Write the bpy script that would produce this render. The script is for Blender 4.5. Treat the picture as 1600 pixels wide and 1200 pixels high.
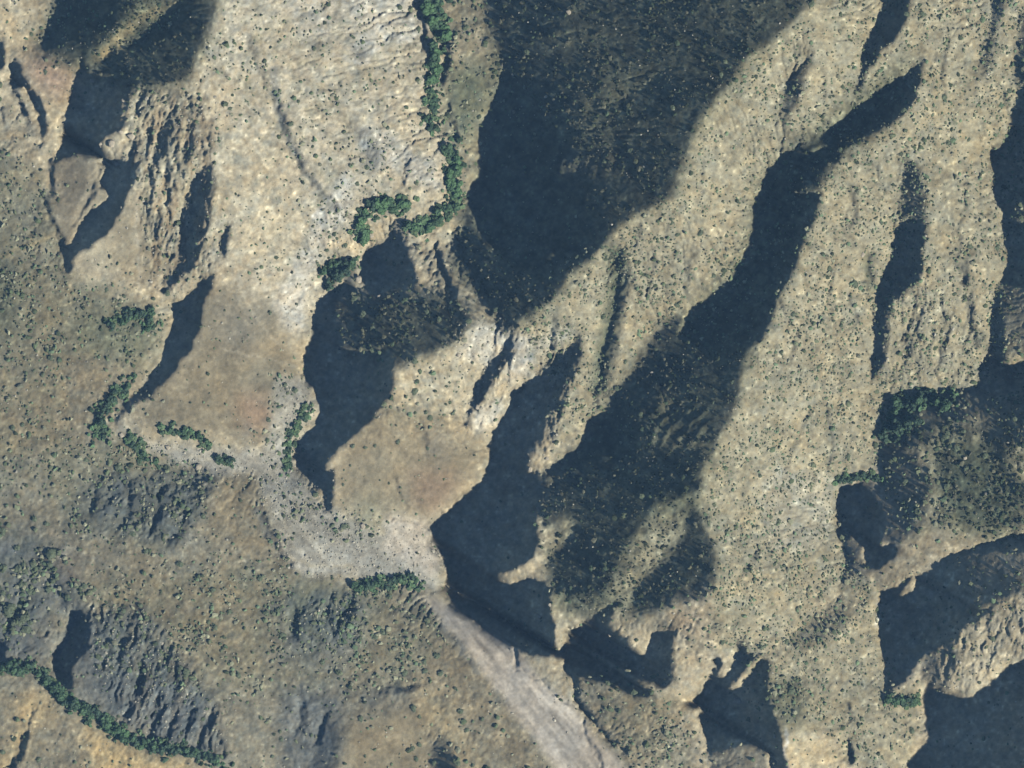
import bpy, math, random
import numpy as np

# ---------------------------------------------------------------- camera, sky, sun, exposure
sc = bpy.context.scene
for o in list(bpy.data.objects): bpy.data.objects.remove(o)
col = sc.collection
cam = bpy.data.objects.new('camera', bpy.data.cameras.new('camera')); col.objects.link(cam)
cam.data.type = 'ORTHO'; cam.data.ortho_scale = 800.0          # an orthophoto: looking straight down, 800 m across
cam.location = (0, 0, 700); cam.rotation_euler = (0, 0, 0)
cam.data.clip_start = 1; cam.data.clip_end = 5000
sc.camera = cam

SUN_ELEV, SUN_AZ = math.radians(38.0), math.atan2(.86, -.51)   # azimuth clockwise from north (+Y)
world = bpy.data.worlds.new('World'); sc.world = world; world.use_nodes = True
wn = world.node_tree; bg = wn.nodes['Background']
sky = wn.nodes.new('ShaderNodeTexSky'); sky.sky_type = 'NISHITA'; sky.sun_disc = False
sky.sun_elevation = SUN_ELEV; sky.sun_rotation = SUN_AZ
sky.air_density = 1.0; sky.dust_density = 0.1; sky.ozone_density = 4.0
wn.links.new(sky.outputs[0], bg.inputs[0]); bg.inputs[1].default_value = SKY_STRENGTH = 0.066
sun = bpy.data.objects.new('sun', bpy.data.lights.new('sun', 'SUN')); col.objects.link(sun)
sun.data.energy = 5.0; sun.data.angle = math.radians(0.53); sun.data.color = (1.0, .955, .86)
sun.rotation_euler = (math.pi / 2 - SUN_ELEV, 0, math.pi - SUN_AZ)   # -Z of the lamp points away from the sun
sc.view_settings.view_transform = 'Standard'; sc.view_settings.look = 'None'
sc.view_settings.exposure = 0.92; sc.view_settings.gamma = 1.0; sc.view_settings.use_curve_mapping = False
sc.cycles.diffuse_bounces = 0; sc.cycles.volume_bounces = 0
sc.cycles.pixel_filter_type = 'BLACKMAN_HARRIS'; sc.cycles.filter_width = 1.5
sc.render.resolution_x = 1024; sc.render.resolution_y = 768

# ---------------------------------------------------------------- relief, read from the photograph's light and shade
# Map coordinates: 1600 x 1200 units, one unit is half a metre, y down.
M = 0.5
SUN_EL = math.radians(38.0)
AX, AY = -0.86, -0.51                      # direction away from the sun, map units (x right, y down)
_l = math.hypot(AX, AY); AX /= _l; AY /= _l
TANE = math.tan(SUN_EL)

def vnoise(x, y, cell, seed):
    """smooth value noise in 0..1 at map coordinates x, y"""
    r = np.random.RandomState(seed)
    T = r.rand(256, 256).astype(np.float32)
    u = x / cell + 37.3; v = y / cell + 91.7
    i = np.floor(u).astype(np.int64); j = np.floor(v).astype(np.int64)
    f = (u - i).astype(np.float32); g = (v - j).astype(np.float32)
    f = f * f * (3 - 2 * f); g = g * g * (3 - 2 * g)
    i0 = i & 255; i1 = (i + 1) & 255; j0 = j & 255; j1 = (j + 1) & 255
    return (T[j0, i0] * (1 - f) + T[j0, i1] * f) * (1 - g) + (T[j1, i0] * (1 - f) + T[j1, i1] * f) * g

def fbm(x, y, cell, octaves, seed, gain=0.5):
    s = 0; a = 1; n = 0
    for k in range(octaves):
        s = s + a * (vnoise(x, y, cell / 2 ** k, seed + k) - 0.5); n += a; a *= gain
    return s / n * 2                       # about -1..1

class Canvas:
    """a map layer sampled every st units with a margin round the frame"""
    def __init__(self, st=2.0):
        self.st = st
        self.xs = np.arange(0, 1600 + st, st, dtype=np.float32); self.ys = np.arange(0, 1200 + st, st, dtype=np.float32)
        X, Y = np.meshgrid(self.xs, self.ys)
        self.X0, self.Y0 = X, Y
        # ragged edges: shapes are looked up at slightly displaced points
        self.X = X + 6 * fbm(X, Y, 26, 4, 11, .8) + 2.5 * fbm(X, Y, 6, 1, 15)
        self.Y = Y + 6 * fbm(X, Y, 26, 4, 21, .8) + 2.5 * fbm(X, Y, 6, 1, 25)
    def poly(self, pts):
        p = np.array(pts, dtype=np.float32)
        st = self.st
        i0 = max(0, int((p[:, 0].min() - 12) / st)); i1 = min(len(self.xs), int((p[:, 0].max() + 12) / st) + 1)
        j0 = max(0, int((p[:, 1].min() - 12) / st)); j1 = min(len(self.ys), int((p[:, 1].max() + 12) / st) + 1)
        sl = (slice(j0, j1), slice(i0, i1))
        X = self.X[sl]; Y = self.Y[sl]
        # keep shapes that touch the frame's edge touching it
        X = np.where(self.X0[sl] <= 0, np.minimum(X, self.X0[sl]), X); X = np.where(self.X0[sl] >= 1598, np.minimum(X, 1599), X)
        Y = np.where(self.Y0[sl] <= 6, np.maximum(Y, 0.6), Y); Y = np.where(self.Y0[sl] >= 1194, np.minimum(Y, 1199.4), Y)
        X = np.where(self.X0[sl] <= 6, np.maximum(X, 0.6), X)
        c = np.zeros(X.shape, bool)
        q = np.roll(p, 1, 0)
        for (x1, y1), (x2, y2) in zip(p, q):
            if y1 == y2: continue
            c ^= ((y1 > Y) != (y2 > Y)) & (X < (x2 - x1) * (Y - y1) / (y2 - y1) + x1)
        return sl, c.astype(np.float32)
    def stroke(self, pts, w, soft=0.35):
        p = np.array(pts, dtype=np.float32); st = self.st; m = w + 12
        i0 = max(0, int((p[:, 0].min() - m) / st)); i1 = min(len(self.xs), int((p[:, 0].max() + m) / st) + 1)
        j0 = max(0, int((p[:, 1].min() - m) / st)); j1 = min(len(self.ys), int((p[:, 1].max() + m) / st) + 1)
        sl = (slice(j0, j1), slice(i0, i1))
        X = self.X[sl]; Y = self.Y[sl]
        d = np.full(X.shape, 1e9, np.float32)
        for (x1, y1), (x2, y2) in zip(p[:-1], p[1:]):
            L = (x2 - x1) ** 2 + (y2 - y1) ** 2 + 1e-6
            t = np.clip(((X - x1) * (x2 - x1) + (Y - y1) * (y2 - y1)) / L, 0, 1)
            d = np.minimum(d, np.hypot(X - x1 - t * (x2 - x1), Y - y1 - t * (y2 - y1)))
        h = w / 2
        return sl, np.clip((h * (1 + soft) - d) / max(h * soft * 2, 1e-3), 0, 1)

def blur(a, n):
    """separable box blur applied three times, radius n samples"""
    if n < 1: return a
    for _ in range(3):
        for ax in (0, 1):
            b = np.concatenate([np.repeat(np.take(a, [0], ax), n + 1, ax), a, np.repeat(np.take(a, [-1], ax), n, ax)], ax)
            c = np.cumsum(b, ax, dtype=np.float64)
            a = ((np.take(c, range(2 * n + 1, c.shape[ax]), ax) - np.take(c, range(0, c.shape[ax] - 2 * n - 1), ax)) / (2 * n + 1)).astype(np.float32)
    return a

def samp(a, st, x, y):
    """bilinear lookup of a canvas layer, mirrored outside the frame"""
    H, W = a.shape
    def mir(v, n):
        v = np.abs(v); v = np.mod(v, 2 * (n - 1)); return np.where(v > n - 1, 2 * (n - 1) - v, v)
    u = mir(x / st, W); v = mir(y / st, H)
    i = np.minimum(u.astype(np.int64), W - 2); j = np.minimum(v.astype(np.int64), H - 2)
    f = (u - i).astype(np.float32); g = (v - j).astype(np.float32)
    return (a[j, i] * (1 - f) + a[j, i + 1] * f) * (1 - g) + (a[j + 1, i] * (1 - f) + a[j + 1, i + 1] * f) * g

# brightness of the slopes: 1 faces the sun, .75 level, .2 grazing light, 0 in cast shadow
SLOPES = [
 # --- broad tones
 (.74, [(0,150),(60,230),(80,390),(0,400)]),
 (.72, [(0,400),(100,390),(110,440),(220,470),(250,520),(200,620),(160,660),(200,700),(330,730),(400,740),(440,860),(540,910),(690,930),(800,1020),(980,1200),(0,1200)]),
 (.76, [(340,440),(420,470),(470,580),(430,690),(210,670),(230,600),(300,540)]),
 (.80, [(430,590),(490,600),(480,680),(500,760),(680,820),(690,930),(540,910),(440,860),(400,720)]),
 (.80, [(690,930),(760,975),(880,1060),(980,1200),(860,1200),(740,1060),(660,930)]),
 (.70, [(540,690),(600,640),(700,700),(750,700),(755,745),(668,815),(560,790),(520,790)]),
 (.58, [(690,0),(760,0),(775,60),(785,105),(770,150),(745,200),(728,290),(700,240),(695,160)]),
 (.62, [(900,1060),(1050,1085),(1090,1110),(1110,1200),(980,1200),(930,1130)]),
 (.60, [(85,240),(150,245),(155,300),(110,390),(80,340)]),
 (.80, [(215,300),(225,450),(110,440),(115,400),(160,370)]),
 (.60, [(225,370),(345,370),(330,440),(240,460)]),
 (.66, [(200,150),(330,150),(330,300),(320,420),(225,440),(215,300)]),
 (.52, [(160,740),(330,735),(320,800),(270,850),(160,830),(110,790)]),
 (.55, [(0,810),(100,850),(130,960),(100,1060),(0,1040)]),
 (.58, [(135,960),(230,950),(330,1100),(350,1200),(300,1180),(180,1120),(115,1080)]),
 (.55, [(440,1070),(520,1080),(640,1060),(660,1110),(560,1110),(530,1200),(440,1200)]),
 (.45, [(60,300),(85,300),(88,375),(60,340)]),
 (.50, [(0,400),(28,420),(22,500),(0,490)]),
 # --- north-west corner
 (.20, [(84,0),(232,0),(205,20),(190,40),(170,60),(150,75),(142,95),(120,108),(95,100),(70,85),(50,75),(60,60),(72,40),(80,20)]),
 (.06, [(88,0),(180,0),(170,40),(120,50),(70,78),(60,68),(76,40)]),
 (.20, [(275,0),(340,0),(335,35),(325,50),(318,75),(308,90),(303,115),(290,128),(230,135),(205,140),(190,150),(165,120),(145,110),(160,95),(180,75),(205,60),(235,40),(255,20)]),
 (.05, [(270,5),(295,10),(275,40),(230,70),(200,72),(235,45)]),
 (.03, [(125,95),(118,115),(112,130),(105,165),(98,190),(95,215),(88,240),(85,258),(100,245),(120,240),(150,247),(165,250),(160,235),(152,222),(165,212),(178,208),(188,205),(190,180),(192,160),(200,148),(205,135),(180,118),(160,125),(145,120),(135,110),(130,90)]),
 (.02, [(12,108),(20,95),(30,105),(38,130),(50,145),(62,150),(70,180),(75,205),(65,218),(60,235),(52,215),(45,195),(32,175),(20,145),(14,125)]),
 (.05, [(0,62),(6,68),(7,105),(0,107)]),
 (.03, [(245,205),(258,190),(270,176),(264,205),(258,232),(248,258),(240,262),(237,235)]),
 (.05, [(203,222),(215,213),(226,213),(223,242),(210,238)]),
 (.05, [(150,258),(165,248),(185,246),(203,255),(212,270),(205,296),(188,306),(170,302),(155,290)]),
 (.08, [(325,252),(333,258),(329,300),(326,330),(322,346),(312,346),(318,372),(308,392),(300,415),(284,426),(266,434),(256,446),(248,450),(250,436),(268,424),(280,412),(276,392),(280,370),(278,350),(287,310),(303,277),(315,262)]),
 (.04, [(80,352),(95,372),(105,385),(112,376),(120,362),(125,348),(138,332),(152,318),(168,305),(186,297),(200,298),(192,318),(182,338),(174,356),(160,372),(140,386),(120,393),(112,410),(108,428),(100,422),(98,402),(90,385)]),
 (.03, [(352,350),(358,352),(354,378),(351,402),(342,394),(337,380),(342,366)]),
 (.02, [(310,430),(328,422),(333,415),(331,440),(326,455),(320,466),(315,482),(312,502),(305,528),(297,536),(292,552),(280,562),(270,580),(258,594),(244,604),(234,618),(215,622),(197,640),(186,652),(180,664),(174,656),(185,638),(200,620),(222,600),(236,582),(248,560),(256,530),(263,515),(270,500),(268,482),(262,472),(285,466),(296,455),(305,440)]),
 # --- big shaded face north of the centre
 (.125, [(757,0),(1275,0),(1262,20),(1240,40),(1218,60),(1195,75),(1175,85),(1160,110),(1140,135),(1120,150),(1108,170),(1100,190),(1085,210),(1075,240),(1065,270),(1055,305),(1040,322),(1010,330),(985,345),(965,358),(945,385),(925,405),(895,420),(885,440),(870,465),(855,480),(840,490),(820,500),(800,520),(780,505),(760,495),(740,470),(720,450),(700,420),(690,400),(700,375),(718,370),(725,300),(728,285),(748,270),(742,230),(745,200),(768,165),(770,130),(785,105),(775,60),(757,30)]),
 (.05, [(785,105),(845,150),(860,200),(890,225),(870,250),(860,280),(900,310),(945,345),(940,380),(900,410),(860,440),(830,430),(790,410),(745,360),(725,300),(742,270),(745,200),(768,165)]),
 (.12, [(960,165),(1090,140),(1108,160),(1095,195),(1070,215),(1000,212),(970,190)]),
 (.12, [(975,245),(1064,225),(1052,300),(1000,300),(965,270)]),
 (.12, [(865,75),(910,70),(945,95),(925,110),(890,105),(870,90)]),
 (.12, [(1040,0),(1260,0),(1230,45),(1150,60),(1060,30)]),
 (.12, [(790,20),(850,10),(870,60),(810,80)]),
 (.24, [(850,60),(920,40),(975,95),(1040,105),(1010,140),(960,150),(930,100)]), (.22, [(895,180),(955,165),(965,235),(905,240)]),
 (.36, [(880,12),(905,18),(912,30),(895,32)]), (.28, [(935,50),(948,55),(958,85),(945,80)]), (.25, [(965,100),(990,108),(985,122),(968,115)]),
 (.50, [(868,264),(885,256),(905,258),(912,266),(890,271)]), (.45, [(905,248),(930,246),(925,254)]), (.5, [(950,246),(970,244),(974,254),(955,256)]),
 (.45, [(910,155),(930,155),(925,172),(908,176)]),
 (.36, [(940,140),(975,140),(985,165),(945,170)]),
 (.26, [(935,180),(955,178),(958,205),(940,210)]), (.24, [(905,205),(925,200),(930,228),(908,230)]),
 (.26, [(940,305),(985,316),(990,326),(965,338),(948,322)]),
 (.20, [(845,388),(865,392),(868,408),(850,406)]),
 # --- ribs between the two arms
 (.02, [(620,345),(625,360),(630,380),(640,410),(650,440),(648,456),(615,462),(600,452),(570,450),(560,435),(558,410),(562,400),(575,385),(600,378),(605,360)]),
 (.12, [(510,420),(545,405),(560,420),(558,452),(530,458),(510,450)]),
 (.02, [(540,440),(520,452),(497,465),(488,485),(485,510),(478,530),(475,555),(468,575),(475,595),(484,605),(492,612),(496,640),(490,660),(475,675),(460,690),(457,710),(460,730),(475,745),(490,762),(500,764),(505,785),(508,797),(515,792),(520,765),(522,733),(512,735),(504,740),(511,722),(525,702),(540,690),(560,670),(580,655),(590,635),(600,625),(612,610),(615,590),(615,565),(600,550),(560,545),(530,545),(525,520),(530,470),(560,452)]),
 (.14, [(527,462),(560,455),(600,450),(650,442),(680,455),(710,460),(735,475),(748,490),(745,505),(725,525),(710,540),(690,550),(660,560),(635,570),(622,575),(612,560),(600,548),(530,545),(522,520),(521,490)]),
 (.12, [(690,465),(725,468),(748,490),(742,507),(715,530),(690,520)]),
 (.2, [(600,460),(650,460),(660,500),(640,530),(610,520)]),
 # --- central chasm
 (.02, [(905,518),(906,550),(898,580),(885,610),(877,630),(874,665),(866,682),(850,700),(835,712),(820,730),(825,742),(848,738),(836,748),(850,762),(836,790),(838,850),(832,872),(800,888),(778,892),(783,908),(800,910),(828,902),(862,916),(858,925),(857,960),(866,975),(864,1010),(876,1016),(880,1030),(850,1022),(800,1012),(770,995),(740,970),(700,945),(693,920),(692,900),(688,880),(675,850),(667,820),(690,800),(710,785),(730,765),(750,750),(757,740),(760,700),(765,680),(775,660),(790,640),(800,614),(812,600),(838,580),(850,562),(870,550),(890,540)]),
 (.02, [(800,515),(790,535),(775,550),(760,560),(750,580),(742,600),(735,625),(728,645),(724,664),(732,664),(738,647),(748,632),(760,620),(772,590),(785,575),(795,560),(802,535)]),
 (.16, [(825,690),(850,650),(870,640),(872,665),(850,695),(825,720)]),
 # --- second shaded band, north-east to south-west
 (.13, [(1440,66),(1446,90),(1442,110),(1432,150),(1420,170),(1390,195),(1360,220),(1330,235),(1315,250),(1290,270),(1285,300),(1275,330),(1262,360),(1250,390),(1238,420),(1225,445),(1215,470),(1200,500),(1185,535),(1165,565),(1158,600),(1155,630),(1145,665),(1125,685),(1115,710),(1105,720),(1098,740),(1092,770),(1060,780),(1030,790),(1010,815),(985,840),(975,860),(965,890),(957,915),(940,945),(915,960),(890,975),(862,925),(900,900),(840,890),(870,860),(890,840),(893,815),(865,822),(845,812),(836,790),(850,760),(836,748),(852,732),(872,722),(890,708),(905,692),(912,672),(918,652),(935,646),(945,640),(955,625),(965,605),(978,590),(990,578),(1002,560),(1010,535),(1025,515),(1040,497),(1060,490),(1078,481),(1095,475),(1112,465),(1120,452),(1140,432),(1150,416),(1160,400),(1168,370),(1172,340),(1178,305),(1185,290),(1195,270),(1210,255),(1225,235),(1245,226),(1270,215),(1290,205),(1310,186),(1330,168),(1350,155),(1370,140),(1390,125),(1415,112),(1432,100)]),
 (.03, [(1440,90),(1432,150),(1418,172),(1380,200),(1340,215),(1300,215),(1290,205),(1310,186),(1330,168),(1370,140),(1415,112)]),
 (.05, [(1225,237),(1260,240),(1300,225),(1310,250),(1270,262),(1240,300),(1200,320),(1178,310),(1195,270)]),
 (.06, [(1178,305),(1284,300),(1238,420),(1185,530),(1120,560),(1060,520),(1078,481),(1140,432),(1160,400)]),
 (.05, [(1172,345),(1195,330),(1235,360),(1230,400),(1200,450),(1150,480),(1095,490),(1080,482),(1112,465),(1140,432),(1160,400)]),
 (.05, [(945,642),(975,640),(990,660),(1000,690),(985,722),(950,718),(905,720),(870,735),(850,735),(905,692),(918,655)]),
 (.12, [(1050,700),(1090,715),(1096,745),(1075,770),(1050,740)]),
 (.12, [(940,760),(1000,790),(1000,830),(960,880),(910,890),(900,850),(950,820)]),
 (.12, [(865,875),(900,870),(945,895),(940,930),(900,925),(862,912)]),
 (.50, [(1032,618),(1050,622),(1052,645),(1030,642)]),
 (.42, [(1020,672),(1050,680),(1105,698),(1110,712),(1060,704),(1025,690)]),
 (.40, [(1090,668),(1110,665),(1110,682),(1092,682)]),
 (.38, [(930,712),(960,705),(975,712),(940,722)]),
 (.30, [(1000,640),(1040,650),(1070,670),(1040,690),(1005,670)]),
 (.72, [(838,800),(845,815),(865,822),(890,812),(897,835),(875,850),(862,862),(845,872),(830,885),(805,900),(785,912),(779,905),(800,888),(832,872),(838,850)]),
 (.56, [(1010,815),(1045,795),(1075,790),(1085,800),(1070,830),(1060,855),(1040,875),(1020,890),(1005,900),(995,910),(975,940),(965,962),(962,940),(955,920),(965,890),(985,850)]),
 (.14, [(1080,788),(1095,800),(1105,830),(1118,850),(1122,870),(1120,900),(1115,930),(1100,950),(1060,945),(1020,965),(985,970),(975,962),(985,930),(1000,905),(1020,885),(1050,865),(1070,835)]),
 (.12, [(1000,905),(1020,888),(1060,862),(1075,880),(1040,910),(1000,940),(985,940)]),
 (.62, [(866,925),(900,935),(935,930),(962,920),(955,942),(938,952),(925,962),(905,975),(886,980),(885,965),(875,955)]),
 (.62, [(975,958),(1015,962),(1060,945),(1110,945),(1130,980),(1100,1060),(1060,1085),(1048,1068),(1052,1040),(1045,1010),(1050,990),(1020,985),(985,980)]),
 (.02, [(957,938),(940,952),(925,963),(905,976),(886,980),(880,1000),(879,1050),(900,1055),(950,1068),(970,1075),(985,1085),(1010,1088),(1026,1086),(1000,1070),(992,1060),(1010,1062),(1040,1075),(1048,1070),(1052,1040),(1046,1015),(1050,990),(1040,985),(1020,985),(1012,1000),(1006,1028),(996,1022),(984,1012),(980,1000),(957,985),(946,980),(957,962),(962,945)]),
 (.80, [(965,945),(974,945),(970,975),(955,983),(948,979),(960,965)]),
 (.80, [(985,972),(1012,970),(1016,990),(1010,1005),(1005,1026),(995,1020),(983,1010),(985,990)]),
 (.85, [(872,966),(884,966),(884,980),(878,1000),(877,1014),(866,1010),(871,985)]),
 # --- east of the centre
 (.05, [(1380,0),(1422,0),(1418,25),(1405,45),(1390,65),(1375,80),(1370,95),(1354,105),(1347,115),(1342,145),(1337,140),(1341,100),(1348,70),(1360,45),(1370,20)]),
 (.09, [(1279,85),(1276,100),(1262,120),(1258,140),(1255,155),(1248,168),(1236,185),(1229,200),(1226,222),(1221,200),(1222,150),(1228,135),(1240,112),(1255,98)]),
 (.55, [(1240,50),(1275,30),(1280,85),(1250,95),(1232,120)]),
 (.10, [(1550,0),(1576,0),(1562,40),(1556,75),(1549,100),(1541,130),(1532,130),(1532,85),(1542,60),(1548,30)]),
 (.12, [(1594,20),(1600,20),(1600,140),(1588,130),(1591,60)]),
 (.06, [(1600,130),(1590,140),(1584,165),(1580,175),(1572,200),(1560,225),(1553,232),(1546,225),(1546,250),(1550,280),(1553,300),(1562,330),(1567,380),(1572,410),(1568,425),(1562,450),(1558,455),(1552,475),(1550,500),(1545,510),(1545,550),(1532,555),(1528,575),(1532,602),(1480,606),(1478,616),(1530,640),(1600,650)]),
 (.22, [(1580,320),(1600,310),(1600,350),(1580,345)]),
 (.25, [(1560,440),(1600,450),(1600,560),(1570,570)]),
 (.18, [(1405,300),(1410,270),(1412,250),(1425,250),(1440,270),(1450,300),(1455,320),(1448,340),(1445,370),(1400,370),(1405,330)]),
 (.04, [(1395,365),(1405,350),(1420,340),(1445,350),(1440,400),(1438,430),(1430,445),(1415,455),(1400,465),(1390,480),(1385,500),(1382,540),(1378,565),(1370,580),(1360,592),(1358,580),(1362,540),(1362,500),(1367,470),(1368,450),(1378,435),(1385,410),(1390,390)]),
 (.10, [(1322,350),(1333,335),(1336,368),(1330,386),(1322,372)]),
 (.48, [(1495,370),(1512,372),(1530,390),(1528,405),(1515,420),(1512,440),(1500,440),(1492,415),(1490,390)]),
 (.05, [(1499,427),(1512,430),(1516,448),(1504,442)]),
 (.04, [(1407,524),(1420,512),(1421,545),(1418,562),(1411,552)]),
 (.12, [(1510,465),(1520,465),(1528,500),(1533,530),(1530,552),(1522,556),(1522,520),(1515,490)]),
 (.15, [(1385,630),(1400,618),(1480,608),(1560,620),(1600,640),(1600,700),(1560,690),(1520,650),(1470,660),(1460,700),(1375,700),(1375,680)]),
 (.36, [(1470,660),(1520,650),(1560,690),(1570,740),(1600,775),(1600,840),(1560,840),(1500,860),(1450,890),(1370,925),(1340,950),(1320,930),(1400,850),(1460,800),(1462,740)]),
 (.80, [(1510,655),(1522,658),(1535,685),(1552,705),(1545,712),(1525,695)]),
 (.60, [(1400,850),(1460,820),(1540,830),(1500,862),(1450,890),(1370,925),(1335,950),(1320,935),(1370,895)]),
 (.09, [(1558,690),(1572,700),(1580,735),(1600,755),(1600,775),(1575,760),(1562,735)]),
 (.16, [(1305,745),(1400,758),(1440,830),(1400,862),(1380,892),(1350,902),(1320,902)]),
 (.03, [(1308,760),(1340,755),(1360,770),(1372,790),(1380,810),(1375,840),(1372,852),(1395,850),(1402,862),(1385,880),(1370,892),(1352,887),(1350,860),(1335,840),(1322,840),(1322,870),(1325,902),(1316,882),(1310,840),(1304,800)]),
 (.12, [(1372,700),(1400,697),(1430,705),(1450,725),(1458,745),(1460,770),(1455,800),(1440,815),(1420,830),(1405,845),(1402,800),(1395,765),(1375,750),(1371,730)]),
 (.03, [(1600,830),(1560,840),(1530,850),(1510,860),(1490,865),(1470,880),(1450,895),(1425,900),(1400,910),(1370,925),(1376,937),(1368,960),(1372,1000),(1380,1050),(1382,1085),(1400,1075),(1420,1050),(1430,1035),(1445,1020),(1470,1010),(1490,1000),(1510,975),(1530,965),(1550,950),(1580,930),(1600,918)]),
 (.10, [(1500,870),(1600,850),(1600,920),(1550,948),(1520,950),(1490,920)]),
 (.66, [(1400,928),(1415,915),(1425,900),(1433,905),(1425,920),(1405,936)]),
 (.70, [(1432,1028),(1447,1022),(1440,1050),(1425,1088),(1405,1086),(1403,1074),(1425,1050)]),
 (.22, [(1447,1020),(1475,1012),(1500,1000),(1500,1040),(1490,1080),(1450,1066),(1440,1060)]),
 (.68, [(1500,1000),(1515,975),(1545,955),(1600,920),(1600,1026),(1570,1038),(1530,1075),(1512,1086),(1500,1080)]),
 (.02, [(1600,1028),(1570,1040),(1560,1050),(1530,1075),(1515,1090),(1500,1090),(1480,1082),(1450,1068),(1440,1080),(1445,1110),(1442,1130),(1450,1150),(1448,1160),(1430,1175),(1418,1190),(1415,1200),(1600,1200)]),
 (.38, [(1235,1000),(1270,960),(1310,955),(1330,960),(1320,985),(1290,1005),(1250,1020)]),
 (.38, [(1310,905),(1330,905),(1325,935),(1350,940),(1370,922),(1362,950),(1335,960),(1310,940)]),
 (.02, [(1066,1097),(1088,1085),(1098,1065),(1112,1048),(1121,1040),(1110,1032),(1122,1026),(1129,1040),(1118,1056),(1130,1056),(1145,1035),(1150,1010),(1165,1012),(1172,1022),(1195,1030),(1200,1060),(1203,1110),(1218,1140),(1228,1200),(1190,1200),(1150,1190),(1110,1180),(1100,1150),(1090,1110)]),
 (.70, [(1142,1064),(1165,1042),(1182,1026),(1188,1030),(1175,1045),(1150,1072),(1138,1074)]),
 (.30, [(1110,1172),(1170,1160),(1200,1175),(1200,1200),(1110,1200)]),
 (.55, [(1205,1060),(1250,1060),(1262,1120),(1240,1140),(1215,1130)]),
 # --- south-west
 (.08, [(110,950),(125,955),(135,965),(137,1010),(130,1025),(115,1035),(112,1070),(105,1082),(85,1060),(78,1040),(80,1020),(95,1000),(100,985)]),
 (.05, [(0,1000),(10,1005),(8,1030),(0,1028)]),
 (.30, [(300,750),(325,738),(350,733),(332,775),(320,792),(300,792)]),
 (.20, [(545,935),(558,930),(560,960),(545,985),(540,960)]),
 (.33, [(535,1120),(531,1200),(490,1200),(500,1160),(515,1130)]),
 (.14, [(675,1160),(690,1160),(705,1175),(720,1200),(675,1200)]),
]
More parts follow.
